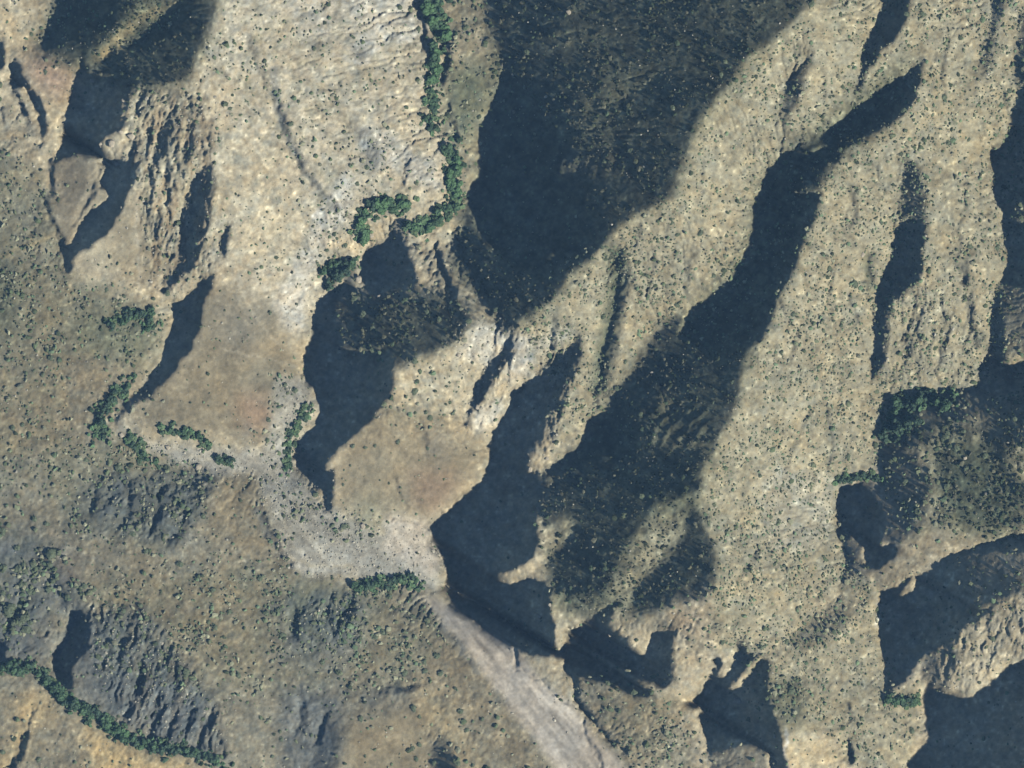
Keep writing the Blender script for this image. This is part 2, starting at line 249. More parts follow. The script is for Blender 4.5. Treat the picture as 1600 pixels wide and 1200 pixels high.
RIBS = [  # brightness, width, line
 (.62, 20, [(622,348),(645,372),(668,395),(680,430),(690,452)]),
 (.55, 24, [(703,380),(715,420),(738,450),(755,485),(780,510)]),
 (.05, 9, [(680,382),(690,420),(706,456)]),
 (.82, 26, [(752,508),(735,530),(722,548)]),
 (.30, 22, [(958,400),(966,430),(958,480),(946,530),(936,600)]),
 (.45, 6, [(930,600),(927,640)]),
 (.42, 7, [(1082,380),(1074,430),(1068,458)]),
 (.60, 7, [(1042,430),(1040,485)]),
 (.30, 10, [(862,500),(860,540)]),
 (.50, 12, [(1325,300),(1332,340)]),
 (.42, 12, [(1354,395),(1360,440)]),
 (.55, 9, [(1325,460),(1342,515)]),
 (.40, 13, [(1432,458),(1424,500),(1414,520)]),
 (.55, 9, [(1470,470),(1476,520),(1466,565)]),
 (.45, 8, [(1284,115),(1285,148)]),
 (.30, 8, [(1566,150),(1575,176)]),
 (.55, 7, [(862,110+640),(866,760)]),
 (.50, 6, [(615,748),(624,775),(634,792)]),
 (.55, 12, [(650,660),(660,690),(668,702)]),
 (.45, 9, [(403,790),(420,830),(438,868),(450,882)]),
 (.55, 10, [(385,60),(410,130),(440,190),(470,270),(520,320)]),
 (.40, 10, [(434,165),(440,205)]),
 (.35, 10, [(632,255),(627,285)]),
 (.62, 30, [(560,210),(590,250)]),
 (.05, 6, [(878,1008),(880,1040),(899,1062),(901,1090),(916,1116),(940,1142),(975,1176)]),
 (.12, 4, [(803,1018),(808,1045),(850,1065),(870,1090),(895,1102)]),
 (.12, 4, [(912,1122),(911,1145),(925,1168),(942,1198)]),
 (.20, 10, [(222,1038),(211,1085),(194,1125)]),
 (.15, 10, [(246,1090),(240,1115),(234,1150)]),
 (.20, 12, [(330,1108),(321,1135),(308,1162)]),
 (.30, 8, [(340,1140),(347,1180)]),
 (.22, 10, [(36,1150),(26,1180),(14,1200)]),
 (.20, 4, [(51,1108),(42,1150)]),
 (.15, 5, [(506,945),(514,972),(522,992)]),
 (.40, 14, [(462,955),(455,990)]),
 (.45, 12, [(470,1100),(465,1140)]),
 (.25, 8, [(1322,1100),(1330,1122)]),
 (.08, 7, [(1321,1155),(1330,1186)]),
 (.15, 8, [(222,145),(213,172)]),
 (.20, 7, [(322,196),(325,230)]),
 (.20, 8, [(228,310),(232,345)]),
 (.25, 7, [(77,250),(78,302)]),
 (.40, 9, [(258,255),(252,300)]),
 (.40, 6, [(298,165),(292,205),(284,250)]),
 (.10, 10, [(690,50),(694,90),(690,125)]),
 (.25, 8, [(696,165),(704,195),(712,215)]),
 (.08, 8, [(654,5),(660,50),(662,75)]),
 # clefts and ledges in the crags
 (.05, 6, [(208,232),(206,262),(198,290)]), (.15, 6, [(232,262),(236,300),(230,340),(240,372)]), (.2, 6, [(272,232),(276,262),(270,292)]),
 (.3, 5, [(300,200),(296,240),(288,262)]), (.12, 7, [(262,300),(258,330),(268,352)]), (.85, 6, [(218,200),(222,240),(216,300),(218,380),(222,450)]),
 (.15, 9, [(248,385),(262,400),(285,405)]), (.1, 7, [(272,430),(262,446),(250,452)]), (.8, 5, [(290,452),(283,462),(290,445)]),
 (.3, 8, [(160,262),(140,300),(118,350)]), (.9, 6, [(145,300),(128,322),(118,350)]), (.2, 6, [(62,300),(80,345),(96,372)]),
 (.9, 9, [(30,140),(50,180),(58,215)]), (.1, 4, [(0,165),(5,190)]),
 (.35, 8, [(250,760),(244,800),(238,830)]), (.35, 8, [(196,755),(202,790),(190,820)]), (.35, 9, [(290,800),(280,830),(262,845)]), (.4, 8, [(150,770),(140,800)]),
 (.25, 9, [(35,940),(20,965),(8,990)]), (.3, 8, [(75,900),(95,930),(100,960)]), (.35, 9, [(150,985),(170,1010),(160,1040)]), (.35, 8, [(190,1000),(182,1030)]), (.3, 8, [(265,1010),(250,1040)]),
 (.3, 8, [(270,1120),(262,1150)]), (.35, 7, [(295,1110),(288,1140)]), (.4, 10, [(590,1075),(640,1070)]), (.4, 9, [(505,1120),(495,1160)]),
 (.45, 6, [(1100,250),(1090,290)]), (.5, 7, [(1215,470),(1240,520),(1235,560)]), (.5, 6, [(1300,420),(1290,470),(1305,520)]), (.5, 7, [(1265,640),(1240,690),(1225,740)]),
 (.5, 6, [(1480,60),(1470,110),(1475,160)]), (.5, 6, [(1500,260),(1510,310),(1500,350)]), (.5, 6, [(1450,420),(1440,455)]), (.45, 6, [(1180,860),(1160,900),(1170,940)]),
 (.5, 6, [(1290,640),(1300,690),(1290,730)]), (.5, 6, [(1000,350),(990,390)]), (.5, 6, [(1020,400),(1010,450)]),
]

def erode(h, m, rounds=6):
    """branching gullies: water collects down the slopes and cuts in where it gathers"""
    H, W = h.shape; rs = np.random.RandomState(3); ii = np.arange(H * W).reshape(H, W)
    js, is_ = np.meshgrid(np.arange(W), np.arange(H)); jit = fbm(js * 3., is_ * 3., 34, 4, 501, .85) * 3.4
    base = h.copy()
    for r in range(rounds):
        z = h + jit * (1 if r < 3 else .6) + rs.rand(H, W) * .12
        best = np.zeros((H, W)); rec = ii.copy()
        zp = np.pad(z, 1, mode='edge')
        for dy, dx in ((-1,0),(1,0),(0,-1),(0,1),(-1,-1),(-1,1),(1,-1),(1,1)):
            s = (z - zp[1 + dy:1 + dy + H, 1 + dx:1 + dx + W]) / math.hypot(dx, dy)
            ok = s > best; best = np.where(ok, s, best); rec = np.where(ok, ii + dy * W + dx, rec)
        rec = np.clip(rec, 0, H * W - 1).ravel().tolist(); acc = [1.0] * (H * W)
        for k in np.argsort(-z, axis=None).tolist():
            q = rec[k]
            if q != k: acc[q] += acc[k]
        A = np.array(acc, np.float32).reshape(H, W)
        cut = .16 * np.log1p(A / 8) * np.clip(best / m * 1.6, .05, 1.0)
        h = h - np.minimum(cut, .75)
        h = .86 * h + .14 * blur(h.astype(np.float32), 1)
    d = base - h                                            # cut relative to the neighbourhood, so the large forms stay
    d = d - blur(d.astype(np.float32), 9)
    return d * 1.5

def build_relief(st=2.5, log=False):
    C = Canvas(2.0)
    I = np.full(C.X.shape, .92, np.float32)
    for v, pts in SLOPES:
        sl, m = C.poly(pts); I[sl] = I[sl] * (1 - m) + v * m
    for v, w, pts in RIBS:
        sl, m = C.stroke(pts, w); I[sl] = I[sl] * (1 - m) + v * m
    # slopes are soft, the rim of a cast shadow is not
    hard = (I < .085).astype(np.float32)
    Is = blur(I, 1)
    Is = np.where(hard > .5, 0, np.maximum(Is, .12))
    # solver grid: t runs away from the sun, s across it
    cx = np.array([0, 1600, 0, 1600]) - 800.; cy = np.array([0, 0, 1200, 1200]) - 600.
    t = cx * AX + cy * AY; s = -cx * AY + cy * AX
    t0, t1, s0, s1 = t.min() - 60, t.max() + 60, s.min() - 60, s.max() + 60
    T = np.arange(t0, t1, st); S = np.arange(s0, s1, st)
    TT, SS = np.meshgrid(T, S)                              # rows s, columns t
    PX = TT * AX - SS * AY + 800; PY = TT * AY + SS * AX + 600
    i = samp(Is, 2.0, PX, PY); hd = samp(hard, 2.0, PX, PY) > .5
    a = np.interp(i, [0, .12, .17, .25, .5, .75, 1.], [-.89, -.85, -.80, -.69, -.32, 0., .38]).astype(np.float32)
    # inside each run of cast shadow: steep down, then a gentle floor
    a_h = np.zeros_like(a); n = hd.shape[1]
    idx = np.broadcast_to(np.arange(n), hd.shape)
    st_i = np.where(~hd, idx, -1); st_i = np.maximum.accumulate(st_i, 1)          # last lit index before
    en_i = np.where(~hd, idx, n); en_i = np.minimum.accumulate(en_i[:, ::-1], 1)[:, ::-1]
    L = (en_i - st_i - 1).clip(1); u = (idx - st_i - .5) / L
    kk = np.minimum(1, 70 / np.maximum(L * st, 1))         # long shadows fall on long, gentler slopes
    prof = np.where(u < .6, -.782 - .44 * kk, -.782 + .66 * kk)
    a = np.where(hd, prof, a)
    wt = np.where(hd | (i < .2), 1.2, .6).astype(np.float32)
    h = np.zeros_like(a); m = M * st                        # metres per cell
    tgt = a * m
    ws = .09; wc = .05; w0 = 2e-5
    hs, ht = h.shape
    # mirrored-FFT preconditioner
    ky = 2 - 2 * np.cos(np.pi * np.arange(2 * hs) / hs); kx = 2 - 2 * np.cos(np.pi * np.arange(ht + 1) / ht)
    K = (.75 * kx[None] + ws * ky[:, None]) + wc * (kx[None] + ky[:, None]) ** 2 + w0 + 3e-4
    def prec(r):
        R = np.concatenate([r, r[::-1]], 0); R = np.concatenate([R, R[:, ::-1]], 1)
        return np.fft.irfft2(np.fft.rfft2(R) / K, s=R.shape)[:hs, :ht]
    def lap(x):
        y = np.zeros_like(x); d = x[:, 1:] - x[:, :-1]; y[:, :-1] += d; y[:, 1:] -= d
        d = x[1:] - x[:-1]; y[:-1] += d; y[1:] -= d; return y
    wl = wt[:, :-1]
    wcur = wc
    def A(x, wh):
        y = w0 * x + wh * x
        d = (x[:, 1:] - x[:, :-1]) * wl; y[:, 1:] += d; y[:, :-1] -= d
        d = (x[1:] - x[:-1]) * ws; y[1:] += d; y[:-1] -= d
        return y + wcur * lap(lap(x))
    def rhs(tg, wh, ht_):
        b = wh * ht_
        d = tg[:, :-1] * wl; b[:, 1:] += d; b[:, :-1] -= d
        return b
    def cg(b, x, wh, iters):
        r = b - A(x, wh); z = prec(r); p = z; rz = (r * z).sum()
        for k in range(iters):
            Ap = A(p, wh); al = rz / (p * Ap).sum(); x = x + al * p; r = r - al * Ap
            z = prec(r); rn = (r * z).sum(); p = z + rn / rz * p; rz = rn
        return x
    G = TT * M * TANE                                       # add to h: lit where this sets a new record
    wh = np.zeros_like(h, dtype=np.float64); ht_ = np.zeros_like(wh)
    h = cg(rhs(tgt, wh, ht_), np.zeros_like(wh), wh, 25)
    for it in range(6):
        g = h + G
        R = np.maximum.accumulate(g, 1); Rp = np.concatenate([g[:, :1], R[:, :-1]], 1)
        bad_lit = (~hd) & (g < Rp - .02)
        bad_sh = hd & (g > Rp - .8)
        if log: print(it, 'lit wrongly shaded', bad_lit.sum() / (~hd).sum(), 'shade wrongly lit', bad_sh.sum() / hd.sum(), 'range', h.min(), h.max())
        wh = np.where(bad_lit, .06, np.where(bad_sh, .06, 0.0))
        # push lit ground up half-way to the ray, pull shaded ground under it
        mid = h + np.where(bad_lit, .75 * (Rp - g) + .1, 0) - np.where(bad_sh, (g - Rp) + 1.2, 0)
        ht_ = mid
        b = rhs(tgt, wh, ht_) + .002 * h
        w0_ = wh + .002
        h = cg(b, h, w0_, 9)
        if it % 2 == 1:                                     # drift the slope targets towards what the shadows ask for
            dt = np.concatenate([h[:, 1:] - h[:, :-1], np.zeros((hs, 1))], 1)
            tgt = np.where(bad_lit | bad_sh, .5 * tgt + .5 * dt, tgt)
    # last pass along the rays: cast shadow stays under the ray of its crest, sunlit ground stays above it
    dep = np.where(hd, (.30 + np.clip(.14 * L * m, .5, 9) * np.sin(np.pi * u.clip(0, 1))), 0)
    hdf = hd.astype(np.float32)
    for it in range(5):
        g = h + G; run = g[:, 0].copy()
        for k in range(1, n):
            c = hd[:, k]; gk = g[:, k]
            gk = np.where(c, np.minimum(gk, run - dep[:, k]), np.maximum(gk, run + np.where(i[:, k] < .22, -2.5, .01 * m)))
            g[:, k] = gk; run = np.maximum(run, gk)
        hn = g - G
        if it < 3: hn = .65 * hn + .35 * blur(hn.astype(np.float32), 1)
        h = hn
    cut = erode(h, m)
    groove = np.zeros(C.X.shape, np.float32)
    for v, w, pts in RIBS:                                  # clefts: V-shaped cuts
        if v < .6:
            sl, q = C.stroke(pts, w * 1.1, 1.0); groove[sl] = np.maximum(groove[sl], q * (1 - v) * w * M * 1.0)
    return dict(groove=groove, cut=cut.astype(np.float32), h=h.astype(np.float32), t0=t0, s0=s0, st=st, I=Is, hard=hard, I0=I)

def relief_at(Rl, px, py, key='h'):
    x = px - 800; y = py - 600
    t = (x * AX + y * AY - Rl['t0']) / Rl['st']; s = (-x * AY + y * AX - Rl['s0']) / Rl['st']
    return samp(Rl[key], 1.0, t.clip(0, Rl['h'].shape[1] - 1.01), s.clip(0, Rl['h'].shape[0] - 1.01))
# ---------------------------------------------------------------- ground cover and colour, painted in map units
def lin(c):
    c = np.array(c, np.float32) / 255
    return np.where(c <= .04045, c / 12.92, ((c + .055) / 1.055) ** 2.4)

TAN, PALE, WHITE = (175,165,137), (176,168,144), (190,187,172)
BROWN, OLIVE, GREY, RED = (141,130,103), (137,131,109), (108,112,108), (146,113,94)
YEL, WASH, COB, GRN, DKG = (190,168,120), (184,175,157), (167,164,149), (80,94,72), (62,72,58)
# colour, strength, polygon, softness
COLOURS = [
 (PALE, 1, [(300,0),(690,0),(700,300),(560,330),(500,450),(470,540),(420,480),(330,430),(330,200)]),
 (TAN, .8, [(330,180),(440,250),(480,340),(440,400),(360,430),(330,330)]),
 (OLIVE, 1, [(0,220),(80,290),(100,390),(0,400)]),
 (OLIVE, 1, [(0,400),(100,390),(110,440),(220,470),(250,520),(200,620),(160,660),(200,700),(330,730),(400,740),(440,860),(540,910),(690,930),(800,1020),(980,1200),(0,1200)]),
 (BROWN, .8, [(0,560),(160,560),(200,620),(150,660),(160,700),(0,720)]),
 (BROWN, .6, [(30,420),(110,440),(140,560),(40,580)]),
 (BROWN, .9, [(300,450),(340,440),(430,480),(470,570),(430,690),(210,670),(230,600),(300,540)]),
 (GREY, .35, [(330,450),(420,480),(400,560),(340,540)]),
 (RED, .45, [(370,620),(430,600),(430,670),(380,680)]),
 (OLIVE, .8, [(400,560),(470,575),(430,620),(360,600)]),
 (BROWN, .9, [(540,690),(600,620),(700,640),(755,690),(755,745),(668,815),(560,790),(520,790)]),
 (RED, .35, [(640,730),(720,740),(690,800),(650,800)]),
 (GREY, .5, [(660,650),(700,690),(700,740),(670,700)]),
 (RED, .6, [(25,90),(70,85),(115,115),(105,160),(60,140)]),
 ((128,121,102), .95, [(85,240),(150,245),(155,300),(110,390),(80,330)]),
 (BROWN, .6, [(160,420),(170,330),(215,300),(225,450)]),
 (GREY, .9, [(150,740),(330,735),(330,790),(270,850),(150,830),(100,780)]),
 (GREY, .85, [(130,960),(230,950),(330,1100),(350,1200),(280,1180),(180,1120),(115,1080)]),
 (GREY, .85, [(0,830),(90,850),(130,940),(110,960),(80,940),(75,1030),(0,1030)]),
 (BROWN, .7, [(150,920),(420,900),(600,1000),(700,1100),(660,1040),(430,1060),(300,1040)]),
 (BROWN, .8, [(340,740),(400,740),(440,900),(330,860)]),
 (RED, .35, [(80,870),(130,880),(110,900),(60,890)]),
 (GREY, .8, [(440,1070),(520,1080),(540,1120),(530,1200),(440,1200)]),
 (GREY, .45, [(560,1055),(650,1065),(660,1110),(570,1100)]),
 (BROWN, .9, [(540,1120),(660,1110),(680,1200),(535,1200)]),
 (YEL, .45, [(640,1060),(690,1080),(720,1130),(760,1200),(730,1200),(690,1150),(650,1110)]),
 (YEL, .9, [(25,1090),(60,1085),(95,1110),(70,1125),(45,1115),(38,1160),(15,1200),(0,1200),(30,1140)]),
 (YEL, .9, [(118,1130),(148,1132),(170,1160),(230,1180),(290,1188),(330,1200),(150,1200)]),
 (YEL, .35, [(1205,1130),(1290,1150),(1330,1200),(1230,1200)]),
 (BROWN, .8, [(690,940),(720,990),(790,1100),(860,1200),(780,1200),(700,1090),(650,1010)]),
 (COB, .9, [(430,590),(482,590),(490,640),(450,690),(460,740),(500,790),(600,840),(690,880),(692,930),(640,905),(560,900),(470,900),(440,860),(420,790),(400,740),(420,680)]),
 (COB, .9, [(180,665),(240,690),(330,705),(430,700),(430,735),(330,740),(230,705)]),
 (WASH, .8, [(600,800),(668,815),(690,870),(680,900),(600,860)]),
 (WASH, 1, [(656,930),(700,945),(760,980),(810,1020),(850,1065),(895,1100),(930,1150),(980,1200),(870,1200),(800,1110),(750,1040),(700,980)]),
 (BROWN, .7, [(885,1030),(1060,1085),(1080,1120),(1000,1190),(930,1130)]),
 (WHITE, .8, [(480,450),(500,400),(540,340),(560,290),(540,260),(500,330),(430,470),(440,510),(470,520)]),
 (WHITE, .8, [(560,200),(620,210),(690,270),(690,300),(640,280),(570,240)]),
 (WHITE, .5, [(440,0),(640,0),(660,60),(560,80),(480,60)]),
 (WHITE, .6, [(742,505),(780,505),(800,540),(760,570),(730,560),(715,550)]),
 (WHITE, .5, [(790,620),(745,640),(735,670),(760,680),(780,640)]),
 (WHITE, .7, [(800,530),(850,520),(900,510),(880,540),(820,585),(790,600)]),
 (WHITE, .4, [(1180,730),(1300,740),(1300,860),(1200,860)]),
 (GRN, .5, [(0,400),(30,420),(25,520),(0,520)]),
 (GRN, .5, [(100,500),(190,480),(250,490),(250,560),(150,560)]),
 (GRN, .8, [(700,100),(770,90),(770,160),(745,200),(730,250),(700,200),(690,150)]),
 (BROWN, .5, [(700,0),(760,0),(740,60),(705,50)]),
 (GRN, .9, [(1460,680),(1560,690),(1600,790),(1570,840),(1480,830),(1460,760)]),
 (BROWN, .7, [(1400,850),(1460,820),(1540,830),(1500,862),(1370,925),(1335,950)]),
 (GRN, .7, [(1205,1062),(1250,1060),(1262,1120),(1240,1140),(1215,1130)]),
 (RED, .3, [(1270,940),(1310,935),(1300,955),(1260,960)]),
 (RED, .35, [(1060,960),(1090,950),(1090,985),(1050,990)]),
 (GREY, .7, [(420,930),(560,925),(570,1000),(520,1060),(430,1040)]), (GRN, .5, [(440,925),(500,918),(560,925),(560,990),(480,1000),(450,980)]),
 (GREY, .4, [(490,940),(550,930),(545,1000),(515,1010)]),
 (GRN, .5, [(560,780),(590,778),(592,830),(555,830)]),
 (GRN, .8, [(1000,810),(1080,790),(1085,800),(1070,830),(1020,870),(990,850)]),
 (DKG, .75, [(530,460),(700,455),(745,500),(700,545),(620,570),(530,540)]),  # scrub cover, tinted darker to deepen the shade on this slope
 (TAN, .4, [(1400,440),(1520,450),(1525,600),(1380,600)]),
 # dense scrub litter on north-west-facing slopes, with their shade darkened into the colour
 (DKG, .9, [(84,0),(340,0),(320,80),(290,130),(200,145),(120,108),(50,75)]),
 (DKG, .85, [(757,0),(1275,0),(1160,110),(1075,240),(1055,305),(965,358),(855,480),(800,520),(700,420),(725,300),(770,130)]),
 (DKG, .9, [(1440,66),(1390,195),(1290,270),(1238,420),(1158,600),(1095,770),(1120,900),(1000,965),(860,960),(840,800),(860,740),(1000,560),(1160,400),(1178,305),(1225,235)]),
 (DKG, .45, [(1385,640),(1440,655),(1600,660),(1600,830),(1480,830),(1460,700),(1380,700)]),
 (TAN, .8, [(838,800),(895,810),(895,835),(830,890),(785,912),(800,888),(832,872)]), (TAN, .6, [(1010,815),(1080,800),(1060,860),(1000,905),(965,962),(960,910)]),
 (RED, .5, [(900,258),(965,243),(972,254),(900,268),(870,264)]), (YEL, .6, [(1025,615),(1055,620),(1050,648)]), (BROWN, .5, [(1020,672),(1110,698),(1100,712),(1030,692)]),
]
CSTROKES = [
 (GRN, .8, 26, [(960,400),(966,440),(950,520),(934,600)]),
 (GRN, .5, 14, [(1352,400),(1362,450)]),
 (GREY, .7, 12, [(425,110),(440,190),(462,240),(500,300),(520,330)]),
 (WHITE, .9, 7, [(535,300),(505,320),(490,340)]),
 (GREY, .7, 22, [(560,80),(575,85)]), (GREY, .7, 26, [(572,215),(585,250)]),
 (WHITE, .8, 8, [(600,55),(640,62),(660,50)]), (WHITE, .8, 7, [(600,60),(570,100),(520,85)]),
 (WHITE, .7, 8, [(612,215),(650,250),(665,285)]),
 (YEL, .5, 7, [(0,402),(30,388),(62,378),(75,370)]),
 (PALE, .7, 4, [(214,300),(214,360),(218,430),(222,465)]),
 (PALE, .5, 3, [(345,545),(400,555),(460,575)]), (PALE, .5, 3, [(375,450),(400,500),(440,540)]),
 (PALE, .7, 6, [(222,690),(270,700),(330,722)]), (PALE, .8, 7, [(440,870),(480,880),(560,890)]),
 (PALE, .5, 4, [(80,830),(130,865),(165,880)]), (PALE, .6, 4, [(1075,1110),(1060,1140),(1045,1175)]),
 (WHITE, .9, 5, [(1228,1142),(1227,1170),(1230,1200)]), (WHITE, .9, 5, [(1368,935),(1376,950),(1370,965),(1366,978)]),
 (GREY, .6, 12, [(402,800),(420,835),(438,868)]), (GREY, .5, 10, [(690,980),(720,1010),(745,1050)]),
 (PALE, .6, 4, [(232,545),(232,580),(226,592)]),
 (PALE, .7, 10, [(0,110),(25,150),(58,210)]),
 (YEL, .5, 8, [(205,100+0),(180,60),(160,90)]), (YEL, .4, 14, [(270,5),(210,35),(150,95)]),
]
# surfaces that are pieces of the setting in their own right
DRY_WASH = [(656,930),(690,928),(700,945),(760,980),(810,1020),(850,1065),(895,1100),(930,1150),(985,1210),(870,1210),(800,1110),(750,1040),(700,980)]
STREAM_BED = [(180,662),(240,688),(330,703),(425,698),(450,690),(430,600),(480,590),(492,640),(462,690),(462,735),(500,790),(600,820),(668,822),(690,880),(690,928),(640,903),(560,898),(480,900),(440,862),(415,790),(405,740),(330,742),(230,708)]
CANYON_FLOOR = [(650,-10),(700,-10),(700,150),(712,230),(728,290),(722,330),(700,370),(650,372),(612,350),(580,400),(560,420),(515,455),(505,420),(545,390),(562,330),(600,305),(640,320),(680,300),(668,180),(658,80)]
RAVINE_FLOOR = [(-10,1032),(50,1032),(80,1060),(112,1090),(150,1108),(195,1145),(250,1158),(330,1185),(360,1210),(300,1210),(240,1182),(180,1160),(140,1130),(100,1112),(60,1062),(-10,1056)]

# shrub density 0..1 and typical radius (metres)
SHRUBS = [
 (.10, 1.0, [(0,0),(1600,0),(1600,1200),(0,1200)]),
 (.90, .92, [(820,500),(900,400),(1080,180),(1250,30),(1300,0),(1600,0),(1600,620),(1380,640),(1310,740),(1320,900),(1420,930),(1440,1190),(1230,1200),(1150,1000),(1100,780),(1160,600),(860,740)]),
 (1.05, .9, [(1250,450),(1400,600),(1370,720),(1300,760),(1310,930),(1380,1000),(1380,1080),(1240,1050),(1120,1000),(1110,760),(1180,600)]),
 (.30, 1.0, [(300,0),(690,0),(700,300),(560,330),(500,450),(330,430),(330,200)]),
 (.17, .8, [(330,180),(440,250),(480,340),(440,400),(360,430)]),
 (.55, 1.15, [(0,220),(80,290),(100,390),(250,500),(240,620),(170,560),(0,560)]),
 (.42, 1.0, [(0,560),(110,560),(110,700),(160,700),(160,740),(0,760)]),
 (.05, .8, [(110,560),(160,560),(150,660),(115,690)]),
 (.62, 1.2, [(60,720),(180,680),(330,730),(330,800),(250,870),(100,830)]),
 (.08, 1.0, [(300,450),(430,480),(470,570),(430,690),(210,670),(230,600)]),
 (.42, 2.1, [(0,800),(90,840),(150,930),(60,1000),(0,1000)]),
 (.48, 1.25, [(140,900),(440,880),(560,920),(690,960),(700,1000),(640,1080),(430,1080),(330,1100),(150,1040)]),
 (.14, 1.5, [(640,1080),(720,1010),(830,1200),(660,1200)]),
 (.12, 1.2, [(340,1080),(660,1110),(680,1200),(350,1200)]),
 (.45, 1.5, [(470,920),(640,905),(650,930),(560,945),(560,990),(480,960)]),
 (.40, 1.3, [(420,580),(490,600),(470,690),(450,740),(510,800),(600,800),(590,840),(430,880),(410,760)]),
 (.04, .8, [(520,690),(600,660),(740,700),(750,750),(668,815),(600,800),(520,780)]),
 (.25, 1.2, [(600,540),(720,560),(730,640),(600,690)]),
 (.0, 1, [(656,945),(700,960),(760,1000),(850,1085),(900,1140),(940,1200),(870,1200),(790,1110),(750,1040),(700,980)]),
 (.45, 1.2, [(890,1050),(1060,1090),(1100,1200),(1000,1200),(930,1130)]),
 (.25, 1.0, [(200,150),(330,150),(330,440),(220,450)]),
 (.08, .9, [(85,240),(155,245),(215,300),(215,440),(110,440)]),
 (.6, .95, [(84,0),(340,0),(320,80),(290,130),(200,145),(120,108),(50,75)]),
 (.55, .95, [(757,0),(1275,0),(1160,110),(1075,240),(1055,305),(965,358),(855,480),(800,520),(700,420),(725,300),(770,130)]),
 (.10, 1.0, [(745,200),(850,200),(950,350),(840,430),(730,340)]),
 (.6, .95, [(1440,66),(1390,195),(1290,270),(1238,420),(1158,600),(1095,770),(1120,900),(1000,965),(860,960),(840,800),(860,740),(1000,560),(1160,400),(1178,305),(1225,235)]),
 (.10, 1.0, [(910,650),(975,640),(990,720),(860,735)]),
 (.6, 1.2, [(530,460),(700,455),(745,500),(700,545),(620,570),(530,540)]),
 (.05, 1.0, [(490,460),(525,460),(525,545),(610,560),(600,630),(470,740),(460,700),(480,600)]),
 (.03, 1.0, [(800,620),(870,560),(870,700),(830,740),(850,880),(860,1000),(700,945),(670,820)]),
 (.7, 1.3, [(1375,610),(1600,620),(1600,850),(1540,840),(1460,830),(1420,850),(1370,720)]),
 (.25, 1.0, [(1370,920),(1600,830),(1600,1000),(1440,1080),(1380,1080)]),
 (.05, 1.0, [(1440,1090),(1600,1030),(1600,1200),(1420,1200)]),
 (.5, 1.2, [(690,0),(770,0),(785,105),(745,200),(728,290),(700,230)]),
 (.85, 1.3, [(1205,1062),(1250,1060),(1262,1120),(1240,1140),(1215,1130)]),
 (.75, 1.3, [(1235,1000),(1270,960),(1310,955),(1330,960),(1320,985),(1290,1005)]),
 (.2, 1, [(1220,1140),(1300,1140),(1340,1200),(1230,1200)]),
]
Rl = build_relief()
C = Canvas(2.0)
def layer(polys, base=0.0, soft=3):
    a = np.full(C.X.shape, base, np.float32)
    for p in polys:
        sl, m = C.poly(p); a[sl] = np.maximum(a[sl], m)
    return blur(a, soft) if soft else a
colr = np.broadcast_to(lin(TAN), C.X.shape + (3,)).astype(np.float32).copy()
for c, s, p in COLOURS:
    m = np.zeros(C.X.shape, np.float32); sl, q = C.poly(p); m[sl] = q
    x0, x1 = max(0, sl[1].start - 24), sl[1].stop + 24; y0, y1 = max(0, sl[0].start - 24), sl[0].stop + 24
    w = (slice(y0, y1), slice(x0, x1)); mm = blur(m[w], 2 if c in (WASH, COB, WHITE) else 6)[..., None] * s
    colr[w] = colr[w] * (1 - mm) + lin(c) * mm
for c, s, wd, p in CSTROKES:
    sl, q = C.stroke(p, wd, .6); q = q[..., None] * s
    colr[sl] = colr[sl] * (1 - q) + lin(c) * q
dens = np.zeros(C.X.shape, np.float32); srad = np.ones(C.X.shape, np.float32)
for d, r, p in SHRUBS:
    sl, q = C.poly(p); dens[sl] = dens[sl] * (1 - q) + d * q; srad[sl] = srad[sl] * (1 - q) + r * q
shade_m = layer([p for c_, s_, p in COLOURS if c_ is DKG], soft=4)      # scrub of the north-west-facing slopes, where shade is also painted into the colours
dens = blur(dens, 5); srad = blur(srad, 4)
wash_m = layer([DRY_WASH], soft=0); bed_m = layer([STREAM_BED], soft=0); can_m = layer([CANYON_FLOOR], soft=0); rav_m = layer([RAVINE_FLOOR], soft=0)
flat_m = blur(np.maximum(wash_m, bed_m * .7), 3)
smooth_m = layer([[(520,690),(600,660),(740,700),(750,750),(668,815),(520,790)], [(300,450),(430,480),(470,570),(430,690),(210,670),(230,600)],
                  [(85,240),(155,245),(215,300),(215,440),(110,440)], [(540,1120),(660,1110),(680,1200),(535,1200)]], soft=8)
cliff_m = layer([[(190,140),(335,150),(335,300),(330,440),(240,460),(225,380),(215,300),(195,210)], [(1390,440),(1535,450),(1535,590),(1380,600)],
                 [(120,940),(230,950),(330,1080),(360,1190),(280,1170),(180,1120)],
                 [(1505,980),(1600,925),(1600,1026),(1510,1086),(1450,1062)], [(715,500),(900,510),(880,720),(730,680)], [(480,930),(560,930),(560,1000),(480,1000)]], soft=5)

